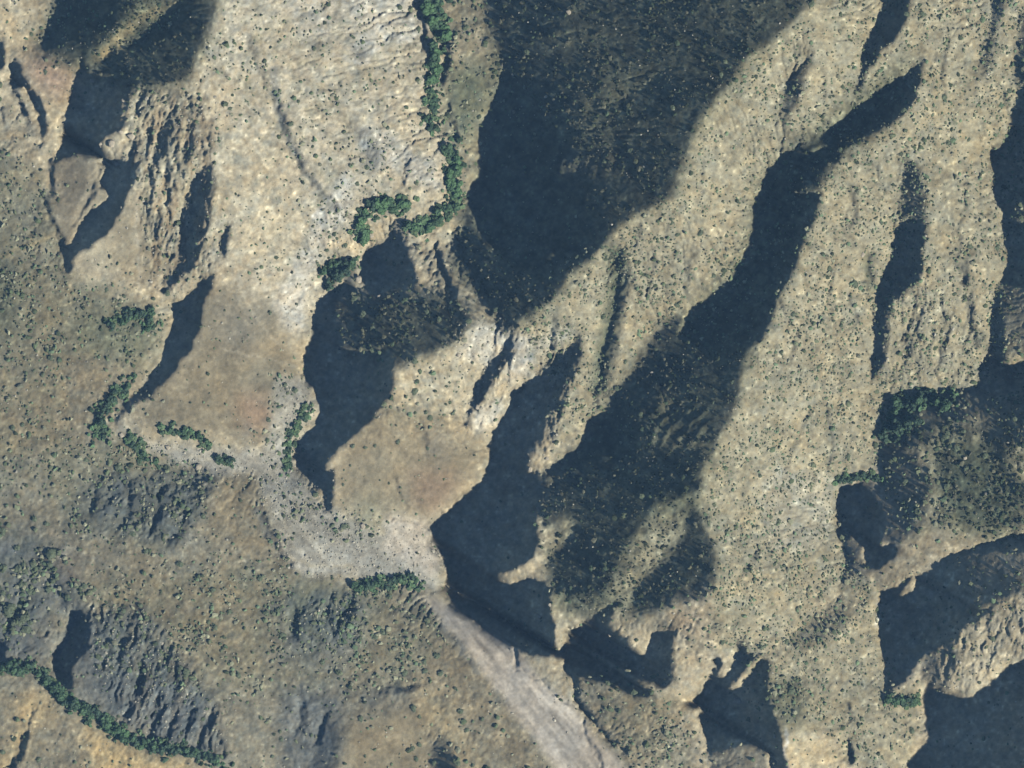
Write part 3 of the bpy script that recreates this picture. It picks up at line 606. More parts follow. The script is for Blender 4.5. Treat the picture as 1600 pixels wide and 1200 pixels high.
tone_m = blur(Rl['I0'], 3)
rocky_m = layer([[(480,450),(500,400),(540,340),(560,290),(540,260),(500,330),(430,470),(440,510),(470,520)], [(560,200),(620,210),(690,270),(690,310),(640,290),(570,240)],
                 [(740,500),(900,510),(880,720),(730,660)], [(830,590),(910,560),(900,700),(830,735)], [(0,930),(130,940),(140,1060),(0,1035)], [(130,960),(230,950),(330,1080),(360,1190),(280,1170),(180,1120)],
                 [(150,740),(330,735),(330,790),(270,850),(150,830)], [(620,345),(700,370),(800,500),(760,510),(690,450),(640,410)], [(870,250),(980,235),(980,270),(870,275)],
                 [(1040,930),(1150,960),(1190,1020),(1060,1095),(1040,1060)], [(865,920),(960,925),(950,985),(870,1010)], [(230,370),(345,360),(335,440),(240,460)], [(450,930),(570,925),(560,1000),(450,1000)],
                 [(1490,365),(1530,385),(1510,440),(1490,420)], [(1330,940),(1430,890),(1560,840),(1500,870),(1380,930)], [(980,600),(1110,640),(1100,710),(1000,690)]], soft=4)

def detail(px, py):
    """gullies, ledges and rubble too fine for the light-derived relief, metres"""
    f = samp(flat_m, 2.0, px, py); sm = samp(smooth_m, 2.0, px, py); cl = samp(cliff_m, 2.0, px, py)
    k = (1 - .75 * f) * (1 - .6 * sm)
    rk = samp(rocky_m, 2.0, px, py)
    big = fbm(px, py, 46, 3, 101, .55) * 1.3
    rough = fbm(px, py, 10, 3, 151, .8) * .95
    cx = px * .97 + py * .22; cy = -px * .22 + py * .97
    wx = 6 * fbm(px, py, 18, 2, 161)
    rib = (1 - np.abs(fbm(cx + wx, cy * .26, 17, 4, 171, .65)) * 2.4) * 2.2 + fbm(px, py, 8, 2, 181, .8) * .55
    crag = (1 - np.abs(fbm(cx * .9 + cy * .3 + wx, (cy * .9 - cx * .3) * .55 - wx, 13, 4, 191, .75)) * 2.2) * 1.25 * (.45 + .55 * np.clip((760 - px) / 100, 0, 1))
    k = k * np.interp(samp(tone_m, 2.0, px, py), [.05, .2, .5], [.6, .5, 1.0])
    return k * (big + rough) + cl * rib + rk * crag

def height(px, py):
    z = relief_at(Rl, px, py)
    z = z - relief_at(Rl, px, py, 'cut') * (1 - .97 * np.clip(samp(flat_m, 2.0, px, py) * 1.5, 0, 1)) * (1 - .8 * samp(smooth_m, 2.0, px, py)) * np.clip(.7 + 1.1 * fbm(px, py, 120, 3, 197, .7), .15, 1.3) * np.interp(samp(tone_m, 2.0, px, py), [.1, .5], [.35, 1.1]) * (1 - .65 * np.clip((px - 1030) / 60, 0, 1) * np.clip((py - 620) / 80, 0, 1))
    cl = np.maximum(samp(cliff_m, 2.0, px, py), samp(rocky_m, 2.0, px, py))
    ins = (px >= 0) & (px <= 1600) & (py >= 0) & (py <= 1200)
    z = z + detail(px, py) - samp(Rl['groove'], 2.0, px, py) * ins
    ph = (z + 2.5 * fbm(px, py, 60, 2, 195)) / 5.5          # hard and soft beds: benches and risers
    return z - cl * .75 * np.sin(6.2832 * ph) * (.6 + .4 * np.sin(17 * ph / 3))
def wxy(px, py): return (px - 800) * M, (600 - py) * M

# ---------------------------------------------------------------- materials
def new_mat(name):
    m = bpy.data.materials.new(name); m.use_nodes = True; return m, m.node_tree, m.node_tree.nodes['Principled BSDF']
def ground_mat(name, s1, s2, amt, bump):
    m, nt, b = new_mat(name); N = nt.nodes; Lk = nt.links
    at = N.new('ShaderNodeAttribute'); at.attribute_name = 'tint'
    geo = N.new('ShaderNodeNewGeometry')
    n1 = N.new('ShaderNodeTexNoise'); n1.inputs['Scale'].default_value = s1; n1.inputs['Detail'].default_value = 6; n1.inputs['Roughness'].default_value = .75
    n2 = N.new('ShaderNodeTexNoise'); n2.inputs['Scale'].default_value = s2; n2.inputs['Detail'].default_value = 3
    Lk.new(geo.outputs['Position'], n1.inputs['Vector']); Lk.new(geo.outputs['Position'], n2.inputs['Vector'])
    mr = N.new('ShaderNodeMapRange'); mr.inputs[1].default_value = .3; mr.inputs[2].default_value = .7; mr.inputs[3].default_value = 1 - amt; mr.inputs[4].default_value = 1 + amt
    Lk.new(n1.outputs[0], mr.inputs[0])
    mr2 = N.new('ShaderNodeMapRange'); mr2.inputs[1].default_value = .35; mr2.inputs[2].default_value = .65; mr2.inputs[3].default_value = .9; mr2.inputs[4].default_value = 1.1
    Lk.new(n2.outputs[0], mr2.inputs[0])
    mu = N.new('ShaderNodeMath'); mu.operation = 'MULTIPLY'; Lk.new(mr.outputs[0], mu.inputs[0]); Lk.new(mr2.outputs[0], mu.inputs[1])
    vm = N.new('ShaderNodeVectorMath'); vm.operation = 'SCALE'; Lk.new(at.outputs['Color'], vm.inputs[0]); Lk.new(mu.outputs[0], vm.inputs['Scale'])
    Lk.new(vm.outputs[0], b.inputs['Base Color']); b.inputs['Roughness'].default_value = .95; b.inputs['Specular IOR Level'].default_value = .15
    bp = N.new('ShaderNodeBump'); bp.inputs['Strength'].default_value = bump; bp.inputs['Distance'].default_value = .6
    Lk.new(n1.outputs[0], bp.inputs['Height']); Lk.new(bp.outputs[0], b.inputs['Normal'])
    return m
def leaf_mat(name, c1, c2, scale=.35):
    m, nt, b = new_mat(name); N = nt.nodes; Lk = nt.links
    geo = N.new('ShaderNodeNewGeometry'); n = N.new('ShaderNodeTexNoise'); n.inputs['Scale'].default_value = scale; n.inputs['Detail'].default_value = 4
    Lk.new(geo.outputs['Position'], n.inputs['Vector'])
    cr = N.new('ShaderNodeValToRGB'); cr.color_ramp.elements[0].position = .35; cr.color_ramp.elements[1].position = .65
    cr.color_ramp.elements[0].color = (*c1, 1); cr.color_ramp.elements[1].color = (*c2, 1)
    Lk.new(n.outputs[0], cr.inputs[0]); Lk.new(cr.outputs[0], b.inputs['Base Color'])
    b.inputs['Roughness'].default_value = .8; b.inputs['Specular IOR Level'].default_value = .2
    return m
MG = ground_mat('hillside_soil', .9, .06, .20, .5)
MW = ground_mat('wash_gravel', .5, .05, .12, .35)
MB = ground_mat('cobble_bed', 1.1, .08, .26, .6)
MR = ground_mat('rock', .8, .1, .18, .5)
ML = [leaf_mat('cottonwood_leaves', (.030,.058,.030), (.052,.092,.042)), leaf_mat('willow_leaves', (.024,.045,.028), (.040,.066,.038)), leaf_mat('bright_leaves', (.040,.080,.034), (.062,.116,.048))]
MS = leaf_mat('juniper_foliage', (.045,.058,.032), (.085,.100,.058), .9)
MK, _, _b = new_mat('bark'); _b.inputs['Base Color'].default_value = (.16, .12, .085, 1); _b.inputs['Roughness'].default_value = .9

def mesh_from(name, V, F, mat, tint=None, smooth=True):
    me = bpy.data.meshes.new(name); n = len(V); k = F.shape[1]
    me.vertices.add(n); me.vertices.foreach_set('co', np.ascontiguousarray(V, np.float32).ravel())
    me.loops.add(F.size); me.loops.foreach_set('vertex_index', F.astype(np.int32).ravel())
    me.polygons.add(len(F)); me.polygons.foreach_set('loop_start', np.arange(0, F.size, k, dtype=np.int32)); me.polygons.foreach_set('loop_total', np.full(len(F), k, np.int32))
    me.polygons.foreach_set('use_smooth', np.full(len(F), smooth, bool))
    me.update(calc_edges=True); me.materials.append(mat)
    if tint is not None:
        a = me.attributes.new('tint', 'FLOAT_COLOR', 'POINT'); a.data.foreach_set('color', np.concatenate([tint, np.ones((n, 1), np.float32)], 1).astype(np.float32).ravel())
    return me
def link(name, me, parent=None, **props):
    o = bpy.data.objects.new(name, me); col.objects.link(o)
    if parent: o.parent = parent
    for k, v in props.items(): o[k] = v
    return o

# ---------------------------------------------------------------- the land
ST = 1.75
gx = np.arange(-80, 1600 + 170, ST, dtype=np.float32); gy = np.arange(-70, 1200 + 140, ST, dtype=np.float32)
GX, GY = np.meshgrid(gx, gy)
Z = height(GX, GY).astype(np.float32)
WX, WY = wxy(GX, GY)
tint = np.stack([samp(np.ascontiguousarray(colr[..., k]), 2.0, GX, GY) for k in range(3)], -1)
n_big = fbm(GX, GY, 90, 4, 201, .6); n_mid = fbm(GX, GY, 22, 4, 211, .75); n_fine = fbm(GX, GY, 5, 2, 221, .8)
flt = samp(flat_m, 2.0, GX, GY)
mul = 1 + .16 * n_big + (.28 * n_mid + .26 * n_fine) * (1 - .5 * flt)
tint = tint * mul[..., None]
# warm and cool drifts of soil, green of ground-hugging growth where the shrubs are dense
w = np.clip(fbm(GX, GY, 60, 4, 231, .7) * 1.3, -1, 1)[..., None]
tint = tint * (1 + w * np.array([.05, 0, -.07], np.float32))
dn = samp(dens, 2.0, GX, GY)
gmask = np.clip((dn - .25) * 1.3 + fbm(GX, GY, 14, 3, 241, .8) * .5, 0, .38)[..., None] * (1 - flt[..., None])
tint = tint * (1 - gmask) + gmask * lin((116,116,90)) * (1 + .3 * n_fine[..., None])
# patchy small-scale soil: pale crust, pink and yellow grit, grey-green litter
pa = fbm(GX, GY, 11, 3, 261, .85); pb = fbm(GX, GY, 13, 3, 271, .85); pc = fbm(GX, GY, 7, 2, 281, .9)
kf = (1 - .7 * flt) * np.clip(1 - .55 * samp(smooth_m, 2.0, GX, GY), 0, 1)
tint = tint * (1 + kf[..., None] * (pa[..., None] * np.array([.34, .31, .29], np.float32) + pb[..., None] * np.array([.10, .0, -.14], np.float32) + pc[..., None] * np.array([.30, .31, .31], np.float32)))
tint = tint * (1 + (kf * np.clip(pc - .45, 0, 1) * 1.6)[..., None])
wk = samp(rocky_m, 2.0, GX, GY) * np.clip((760 - GX) / 200, 0, 1) * np.clip((GY - 700) / 60, 0, 1)
ws_ = np.clip(fbm(GX * .86 + GY * .5, (-GX * .5 + GY * .86) * .3, 16, 3, 291, .8) * 1.6 + .1, 0, .75) * wk
rb = samp(cliff_m, 2.0, GX, GY) * np.clip((500 - GX) / 80, 0, 1) * np.clip(fbm(GX * .97 + GY * .22, (GY * .97 - GX * .22) * .22, 13, 3, 295, .8) * 2, -.3, .5)
tint = tint * (1 + rb[..., None] * np.array([-.05, -.16, -.24], np.float32)) * (1 - .35 * np.abs(rb[..., None]))
tint = tint * (1 - ws_[..., None]) + ws_[..., None] * lin((86,94,94)) * (1 + .3 * n_fine[..., None])
# downslope streaks on the western slopes and lengthwise braids in the wash
streak = fbm(GX * .75 - GY * .66, (GX * .66 + GY * .75) * .16, 9, 3, 251, .7)
tint = tint * (1 + (.55 * flt * streak + .16 * flt * n_fine)[..., None])
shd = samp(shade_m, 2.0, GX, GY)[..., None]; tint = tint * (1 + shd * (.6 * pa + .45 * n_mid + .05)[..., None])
tint = np.clip(tint * .54, .015, .62)
ny, nx = GX.shape
V = np.stack([WX, WY, Z], -1).reshape(-1, 3); tint = tint.reshape(-1, 3)
I0 = np.arange(ny * nx).reshape(ny, nx)
Q = np.stack([I0[1:, :-1], I0[1:, 1:], I0[:-1, 1:], I0[:-1, :-1]], -1).reshape(-1, 4)
cxm = (GX[:-1, :-1] + ST / 2).ravel(); cym = (GY[:-1, :-1] + ST / 2).ravel()
def pick(a):
    ins = (cxm > -12) & (cxm < 1612) & (cym > -12) & (cym < 1212)
    return (samp(a, 2.0, cxm.clip(0, 1600), cym.clip(0, 1200)) > .5) & ins
kind = np.zeros(len(Q), int)
kind[pick(can_m)] = 3; kind[pick(rav_m)] = 4; kind[pick(bed_m)] = 2; kind[pick(wash_m)] = 1
for k, (nm, mt, lb) in enumerate([('hills', MG, 'rugged tan desert hills cut by steep shaded ravines'), ('dry_wash', MW, 'smooth pale dry wash running to the lower right'),
                              ('stream_bed', MB, 'pale cobbled stream bed winding past the hills'), ('canyon_floor', MG, 'wooded floor of the narrow northern canyon'),
                              ('ravine_floor', MG, 'wooded floor of the ravine crossing the lower left corner')]):
    F = Q[kind == k]; u, inv = np.unique(F, return_inverse=True)
    link(nm, mesh_from(nm, V[u], inv.reshape(-1, 4), mt, tint[u]), kind='structure', label=lb)
# country beyond the mapped ground, out to the horizon
per = np.concatenate([I0[0, ::8], I0[::8, -1], I0[-1, ::-8], I0[::-8, 0]])
bv = V[per]; rings = []
for r, (s, zz) in enumerate([(.985, None), (1.12, .35), (1.4, .75), (2.2, 1), (4, 1), (8, 1)]):
    p = bv.copy(); p[:, :2] *= s
    if zz is None: p[:, 2] -= 4
    else:
        hill = fbm(p[:, 0] / M, p[:, 1] / M, 500 * s, 4, 301) * (12 + 14 * s)
        p[:, 2] = bv[:, 2] * (1 - zz) + (-70 + hill) * zz
    rings.append(p)
P = np.concatenate(rings); nb = len(bv); F = []
for r in range(len(rings) - 1):
    a = np.arange(nb); b = (a + 1) % nb
    F.append(np.stack([r * nb + a, r * nb + b, (r + 1) * nb + b, (r + 1) * nb + a], -1))
F = np.concatenate(F)
tt = np.broadcast_to(lin(OLIVE) * .8, (len(P), 3)) * (1 + .3 * fbm(P[:, 0], P[:, 1], 60, 3, 311))[:, None]
link('distant_hills', mesh_from('distant_hills', P, F, MG, tt), kind='structure', label='desert country continuing beyond the mapped hills')

# ---------------------------------------------------------------- air: the faint blue veil of an aerial photograph
hz = bpy.data.materials.new('air'); hz.use_nodes = True; hn = hz.node_tree; hn.nodes.clear()
ho = hn.nodes.new('ShaderNodeOutputMaterial'); hv = hn.nodes.new('ShaderNodeVolumePrincipled')
hv.inputs['Color'].default_value = (.34, .62, 1.0, 1); hv.inputs['Density'].default_value = HAZE = 0.85e-4; hv.inputs['Anisotropy'].default_value = 0.0
hn.links.new(hv.outputs[0], ho.inputs['Volume'])
zlo = float(min(Z.min(), P[:, 2].min())) - 1.5; zhi = 715.0; bx = float(abs(P[:, 0]).max()) + 20; by = float(abs(P[:, 1]).max()) + 20
hV = np.array([(x * bx, y * by, z) for z in (zlo, zhi) for y in (-1, 1) for x in (-1, 1)], np.float32)
hF = np.array([(0,2,3,1), (4,5,7,6), (0,1,5,4), (2,6,7,3), (0,4,6,2), (1,3,7,5)])
link('haze', mesh_from('haze', hV, hF, hz, smooth=False), kind='stuff', label='thin blue air between the camera and the hills')

# ---------------------------------------------------------------- foliage and stone shapes
def ico(sub):
    import bmesh
    bm = bmesh.new(); bmesh.ops.create_icosphere(bm, subdivisions=sub, radius=1)
    v = np.array([x.co[:] for x in bm.verts], np.float32); f = np.array([[x.index for x in q.verts] for q in bm.faces]); bm.free(); return v, f
IV, IF = ico(1); IV2, IF2 = ico(2)
rng = np.random.RandomState(5)
def lumps(n, spread, size, high, flat=.75, sub=2):
    v0, f0 = (IV2, IF2) if sub == 2 else (IV, IF); Vs, Fs, o = [], [], 0
    for k in range(n):
        a = rng.rand() * 6.283; r = spread * math.sqrt(rng.rand()); s = size * (.65 + .6 * rng.rand())
        v = v0 * (1 + .28 * (rng.rand(len(v0), 1) - .5) * 2) * [s, s, s * flat] + [r * math.cos(a), r * math.sin(a), high * (.75 + .4 * rng.rand()) - .25 * r]
        Vs.append(v); Fs.append(f0 + o); o += len(v0)
    return np.concatenate(Vs), np.concatenate(Fs)
def leaves(V0, n, s):
    """small leaf sprays standing off the surface of the lumps"""
    c = V0[rng.randint(0, len(V0), n)] + rng.normal(0, .05, (n, 3)); a = rng.normal(0, 1, (n, 3)); a /= np.linalg.norm(a, axis=1)[:, None]
    b = np.cross(a, rng.normal(0, 1, (n, 3))); b /= np.linalg.norm(b, axis=1)[:, None]; z = s * (.6 + .8 * rng.rand(n, 1))
    v = np.stack([c - a * z, c + b * z, c + a * z], 1).reshape(-1, 3); return v, np.arange(3 * n).reshape(-1, 3)
crowns = []
for k in range(9):                                         # unit crowns, radius about one
    v, f = lumps(7 + k % 3, .72, .40, .95)
    lv, lf = leaves(v, 260, .11)
    crowns.append(mesh_from('tree_crown', np.concatenate([v, lv]), np.concatenate([f, lf + len(v)]), ML[k % 3], smooth=False))
def cone(p0, p1, r0, r1, k=6):
    p0, p1 = np.array(p0, float), np.array(p1, float); d = p1 - p0; d /= np.linalg.norm(d); a = np.cross(d, [.3, .8, .2]); a /= np.linalg.norm(a); b = np.cross(d, a)
    t = np.arange(k) * 6.2832 / k; ring = np.cos(t)[:, None] * a + np.sin(t)[:, None] * b
    v = np.concatenate([p0 + ring * r0, p1 + ring * r1]); i = np.arange(k); j = (i + 1) % k
    return v, np.stack([i, j, j + k, i + k], 1)
Vs, Fs, o = [], [], 0
for a, b, r0, r1 in [((0,0,-.3),(.02,.03,.55),.07,.045)] + [((.02,.03,.5),(.55*math.cos(q),.55*math.sin(q),.95),.035,.012) for q in (0.3, 1.7, 2.9, 4.1, 5.3)]:
    v, f = cone(a, b, r0, r1); Vs.append(v); Fs.append(f + o); o += len(v)
trunk_me = mesh_from('trunk', np.concatenate(Vs), np.concatenate(Fs), MK)
shrub_mes = []
for k in range(6):
    v, f = lumps(3, .5, .55, .35, .7, 1); lv, lf = leaves(v, 40, .16)
    shrub_mes.append(mesh_from('shrub', np.concatenate([v, lv]), np.concatenate([f, lf + len(v)]), MS, smooth=False))

def put_tree(px, py, r, var, label, group, name='cottonwood_tree', cat='tree'):
    x, y = wxy(px, py); z = float(height(np.array([px]), np.array([py]))[0])
    t = link(name, None, label=label, category=cat, group=group); t.location = (x, y, z - .3); t.rotation_euler = (0, 0, rnd.random() * 6.28); t.scale = (r, r, r * 1.15)
    link('crown', crowns[var], t); link('trunk', trunk_me, t)
rnd = random.Random(8)
ORD = ['first','second','third','fourth','fifth','sixth','seventh','eighth','ninth','tenth','eleventh','twelfth','thirteenth','fourteenth']
TONE = {0: 'mid green', 1: 'dull dark green', 2: 'bright green'}
# grove phrase, end it is counted from, group, line, width, count, radius range (m), tones
GROVES = [
 ('top edge end of the canyon tree row', 'top', 'trees along the northern canyon', [(676,2),(678,26)], 22, 8, (3.8,5.8), (0,2)),
 ('widest clump of the northern canyon', 'top', 'trees along the northern canyon', [(686,30),(690,60)], 20, 7, (4,6.0), (2,0)),
 ('narrow middle of the canyon tree row', 'top', 'trees along the northern canyon', [(679,68),(678,128)], 12, 12, (3.5,5), (0,2,0)),
 ('thin lower stretch of the canyon row', 'top', 'trees along the northern canyon', [(676,138),(674,200)], 14, 9, (2.8,4.2), (1,0)),
 ('row beside the navy shadow, upper centre', 'top', 'trees above the canyon bend', [(704,228),(708,262),(712,312)], 16, 12, (3.6,5.2), (0,2,0)),
 ('clump right of the pale rib top', 'right', 'trees around the canyon bend', [(706,322),(680,345),(655,358),(640,350)], 18, 11, (3.6,5.2), (0,2,0)),
 ('grove capping the triangular shadow', 'right', 'trees around the canyon bend', [(632,322),(602,322),(580,320)], 18, 12, (3.6,5.4), (0,1,2)),
 ('grove left of the triangular shadow', 'top', 'trees around the canyon bend', [(574,330),(566,352),(566,380)], 13, 10, (3.4,5), (2,0)),
 ('grove above the long left shadow', 'right', 'trees around the canyon bend', [(552,408),(530,415),(506,420)], 14, 10, (3.4,4.8), (1,0)),
 ('shaded group atop the long left shadow', 'top', 'trees around the canyon bend', [(548,420),(520,434),(516,448)], 10, 6, (3,4.2), (1,)),
 ('lower left ravine belt, picture edge stretch', 'left', 'trees in the lower left ravine', [(4,1043),(50,1044)], 14, 11, (3.2,4.6), (0,1)),
 ('ravine belt below the dark left cliff', 'left', 'trees in the lower left ravine', [(60,1050),(100,1090)], 12, 12, (3.0,4.4), (0,1)),
 ('ravine belt at its bend', 'left', 'trees in the lower left ravine', [(106,1096),(150,1118)], 14, 12, (3.2,4.8), (0,1)),
 ('ravine belt between the yellow banks', 'left', 'trees in the lower left ravine', [(155,1122),(198,1152)], 15, 13, (3.2,4.8), (0,2,1)),
 ('ravine belt below two dark clefts', 'left', 'trees in the lower left ravine', [(204,1156),(250,1168)], 13, 12, (3.0,4.4), (0,1)),
 ('thin ravine belt tail, bottom edge', 'left', 'trees in the lower left ravine', [(256,1168),(305,1176),(345,1192)], 12, 11, (2.6,3.8), (1,0)),
 ('trees heading the green right-hand bowl', 'left', 'trees in the eastern hollow', [(1392,650),(1410,634),(1450,622),(1490,630)], 20, 14, (3.6,5.6), (1,0,1)),
 ('trees beside the right-hand bowl shadow', 'top', 'trees in the eastern hollow', [(1400,655),(1385,680),(1430,660)], 16, 9, (3.2,4.6), (1,)),
 ('little grove in the lower right notch', 'left', 'trees in the lower right notch', [(1390,1090),(1410,1096),(1436,1096)], 12, 8, (3.2,4.6), (0,1)),
 ('rim trees above the round eastern shadow', 'left', 'trees in the eastern hollow', [(1310,752),(1340,742),(1372,748)], 9, 9, (2.4,3.4), (1,)),
 ('bank trees left of the chasm mouth', 'left', 'trees on the stream bank', [(560,916),(600,912),(640,904),(656,914)], 14, 13, (2.8,4.2), (0,1)),
 ('gully head trees on the western flat', 'left', 'trees in the western gully', [(176,508),(205,492),(232,490),(236,515)], 12, 12, (2.6,4.0), (1,0)),
 ('runnel trees above the stream bed', 'top', 'trees in the western gully', [(196,602),(178,622),(162,640),(158,680)], 16, 14, (2.4,3.6), (1,)),
 ('trees at the stream bed left end', 'left', 'trees on the stream bank', [(200,680),(226,716),(240,722)], 10, 5, (2.4,3.8), (0,1)),
 ('low trees on the stream upper bank', 'left', 'trees on the stream bank', [(255,670),(304,680),(325,698)], 10, 5, (2.2,3.4), (0,)),
 ('low trees at the stream dark corner', 'left', 'trees on the stream bank', [(340,716),(352,722),(368,722)], 8, 5, (2.4,3.4), (1,0)),
 ('trees left of the long left shadow', 'top', 'trees on the stream bank', [(484,625),(470,660),(452,688),(448,740)], 10, 9, (2.2,3.2), (1,0)),
]
def along(line, t):
    L = [math.dist(a, b) for a, b in zip(line[:-1], line[1:])]; s = t * sum(L)
    for (a, b), l in zip(zip(line[:-1], line[1:]), L):
        if s <= l or l == L[-1] and (a, b) == (line[-2], line[-1]): return a[0] + (b[0] - a[0]) * s / l, a[1] + (b[1] - a[1]) * s / l
        s -= l
for phrase, end, grp, line, wd, cnt, (ra, rb), tones in GROVES:
    pts = []
    for k in range(cnt):
        x, y = along(line, (k + .5 + rnd.uniform(-.35, .35)) / cnt)
        pts.append((x + rnd.uniform(-.5, .5) * wd, y + rnd.uniform(-.5, .5) * wd * .7))
    pts.sort(key=lambda p: p[0] if end == 'left' else (-p[0] if end == 'right' else p[1]))
    for k, (x, y) in enumerate(pts):
        tone = rnd.choice(tones); r = rnd.uniform(ra, rb)
        put_tree(x, y, r, rnd.randrange(3) * 3 + tone, f'{TONE[tone]} tree, {ORD[k]} from {end} of {phrase}', grp)

tx, ty, tr = [], [], []
for phrase, end, grp, line, wd, cnt, (ra, rb), tones in GROVES:
    L = sum(math.dist(a, b) for a, b in zip(line[:-1], line[1:]))
    for k in range(int((L + 12) * wd * .065)):
        x, y = along(line, rnd.uniform(-.05, 1.05)); tx.append(x + rnd.gauss(0, .50) * wd); ty.append(y + rnd.gauss(0, .46) * wd); tr.append(rnd.uniform(.9, 2.3))
tx, ty, tr = np.array(tx), np.array(ty), np.array(tr)

# ---------------------------------------------------------------- shrubs
def place(me, px, py, r, name, zs=1.0, sink=.15, **props):
    x, y = wxy(px, py); z = float(height(np.array([px]), np.array([py]))[0])
    o = link(name, me, **props); o.location = (x, y, z - sink * r); o.rotation_euler = (0, 0, rnd.random() * 6.28); o.scale = (r, r, r * zs); return o
NOTABLE = [ # x, y, radius, label
 (551,695,2.6,'round bush at the left of a short row on the smooth brown knoll'), (623,690,2.6,'dark round bush alone near the top of the smooth brown knoll'),
 (572,698,2.2,'low oblong bush in the middle of the short row on the brown knoll'), (585,697,2.0,'low bush at the right end of the short row on the brown knoll'),
 (548,727,1.3,'tiny bush below the bush row on the brown knoll'), (536,757,1.8,'small bush at the lower left of the smooth brown knoll'), (594,751,1.5,'tiny dark bush in the middle of the smooth brown knoll'),
 (668,701,2.4,'dark bush at the right foot of the rocky brown knoll top'), (665,645,2.2,'dark bush on the rocky shoulder above the brown knoll'),
 (503,1035,3.2,'big round olive bush alone on the pinkish slope below the small cleft'), (598,987,3.4,'tall bright green bush in the middle of the lower slope'),
 (564,996,2.6,'green bush left of the tall bright green one on the lower slope'), (681,1023,4.0,'largest dark green bush beside the brown wash bank'), (641,1028,2.8,'green bush left of the largest one by the wash bank'),
 (662,1032,3.2,'bluish bush touching the largest one by the wash bank'), (665,1048,3.0,'bluish bush just below the pair by the wash bank'), (649,1062,2.3,'small dark bush below the bluish group near the wash'),
 (718,1110,3.6,'large grey-green bush on the brown bank beside the wash'), (656,1119,2.4,'round dark bush on the yellow soil edge'), (730,1140,2.6,'dark bush below the large one on the brown bank'),
 (655,1165,2.8,'dark bush left of the small shadow at the bottom edge'), (651,1187,2.8,'bush below the dark one at the bottom edge'), (571,1183,2.4,'round bush alone on the smooth brown slope at the bottom'),
 (440,1156,2.6,'upright bush on the grey slope at the bottom'), (438,1143,2.0,'small bush above the upright one on the grey slope'), (426,1182,2.2,'low bush near the bottom edge on the grey slope'),
 (167,455,2.8,'dark bush on the flat below the grey shaded slope'), (194,464,2.2,'bright bush beside the thin pale runnel'), (187,476,2.4,'olive bush below the bright one beside the pale runnel'),
 (1332,1003,3.6,'large dark bush near the top of the speckled lower ridge'), (1131,1003,3.4,'dark round bush above the curling dark cleft'), (490,77,2.6,'dark bush on the pale northern slope above the long gully'),
 (605,200-0,2.0,'small dark bush on the middle of the pale northern slope'), (605,120+45,2.0,'dark dot of a bush left of the narrow canyon trees'), (558,288,3.0,'dark bush in the pale crack above the canyon bend'),
 (616,233,2.6,'dark bush on the pale rock beside the canyon bend'), (655,45,3.2,'round green bush on the left rim of the northern canyon'), (625,12,3.0,'bright green bush at the top rim of the pale slope'),
 (537,383,3.4,'dark columnar bush casting shade above the canyon neck'), (465,402,2.4,'small dark bush on the pale slope near the canyon neck'), (462,475,2.2,'small dark bush on the white rock left of the long shadow'),
 (420,487,3.0,'dark clump in the white rock crack left of the long shadow'), (957,390,3.0,'dark bush at the top of the green central gully'), (1058,367,2.8,'dark bush on the bare patch of the middle ridge'),
 (1135,367,2.4,'dark bush near the right edge of the middle ridge'), (1115,430,3.0,'dark bush on the right shoulder of the middle ridge'), (1128,430,2.6,'bush beside the one on the right shoulder of the middle ridge'),
 (978,565,2.6,'dark bush on the spur between the two central shadows'), (825,82,3.0,'bright green bush near the top of the great shaded slope'), (1481,222,3.0,'dark bush on the eastern ridge, near its narrowing'),
 (1513,219,2.4,'small bush right of the dark one on the eastern ridge'), (1174,731,2.4,'dark bush on the bare sandy strip of the long pale ridge'), (1187,743,2.4,'dark bush just below its twin on the bare sandy strip'),
 (20,668,3.0,'dark round bush at the left edge of the western flat'), (34,664,2.4,'dark bush right of the round one on the western flat'), (75,636,1.8,'small dark bush on the western flat'), (53,812,3.2,'green bush where the ravine slope starts on the left'),
 (126,857,2.8,'dark bush on the saddle at lower left'), (61,1186,2.8,'bush among rocks at the bottom left corner'),
]
taken = []
for x, y, r, lb in NOTABLE:
    if lb: place(shrub_mes[rnd.randrange(6)], x, y, r, 'desert_bush', 1.0, label=lb, category='bush', group='single bushes that stand out'); taken.append((x, y))
# every other shrub: jittered grid thinned by the density map
cell = 4.6
sx, sy = np.meshgrid(np.arange(-40, 1660, cell), np.arange(-40, 1260, cell)); sx = sx.ravel(); sy = sy.ravel()
rs = np.random.RandomState(77)
sx = sx + rs.uniform(-.55, .55, len(sx)) * cell; sy = sy + rs.uniform(-.55, .55, len(sy)) * cell
d = samp(dens, 2.0, sx, sy) * np.clip(.72 + 2.5 * fbm(sx, sy, 34, 4, 401, .85), .06, 2.6) * (1 - samp(blur(wash_m, 2), 2.0, sx, sy))
keep = rs.rand(len(sx)) < d * .80
sx = sx[keep]; sy = sy[keep]
sr = samp(srad, 2.0, sx, sy) * np.exp(rs.normal(0, .44, len(sx))) * .80
T = np.array(taken); near = np.array([np.min(np.hypot(T[:, 0] - a, T[:, 1] - b)) < 5 for a, b in zip(sx, sy)])
sx, sy, sr = sx[~near], sy[~near], sr[~near]
sz = height(sx, sy)
order = np.argsort(-sr * ((sx > 0) & (sx < 1600) & (sy > 0) & (sy < 1200)))
solo = order[:230]; rest = np.setdiff1d(np.arange(len(sx)), solo)
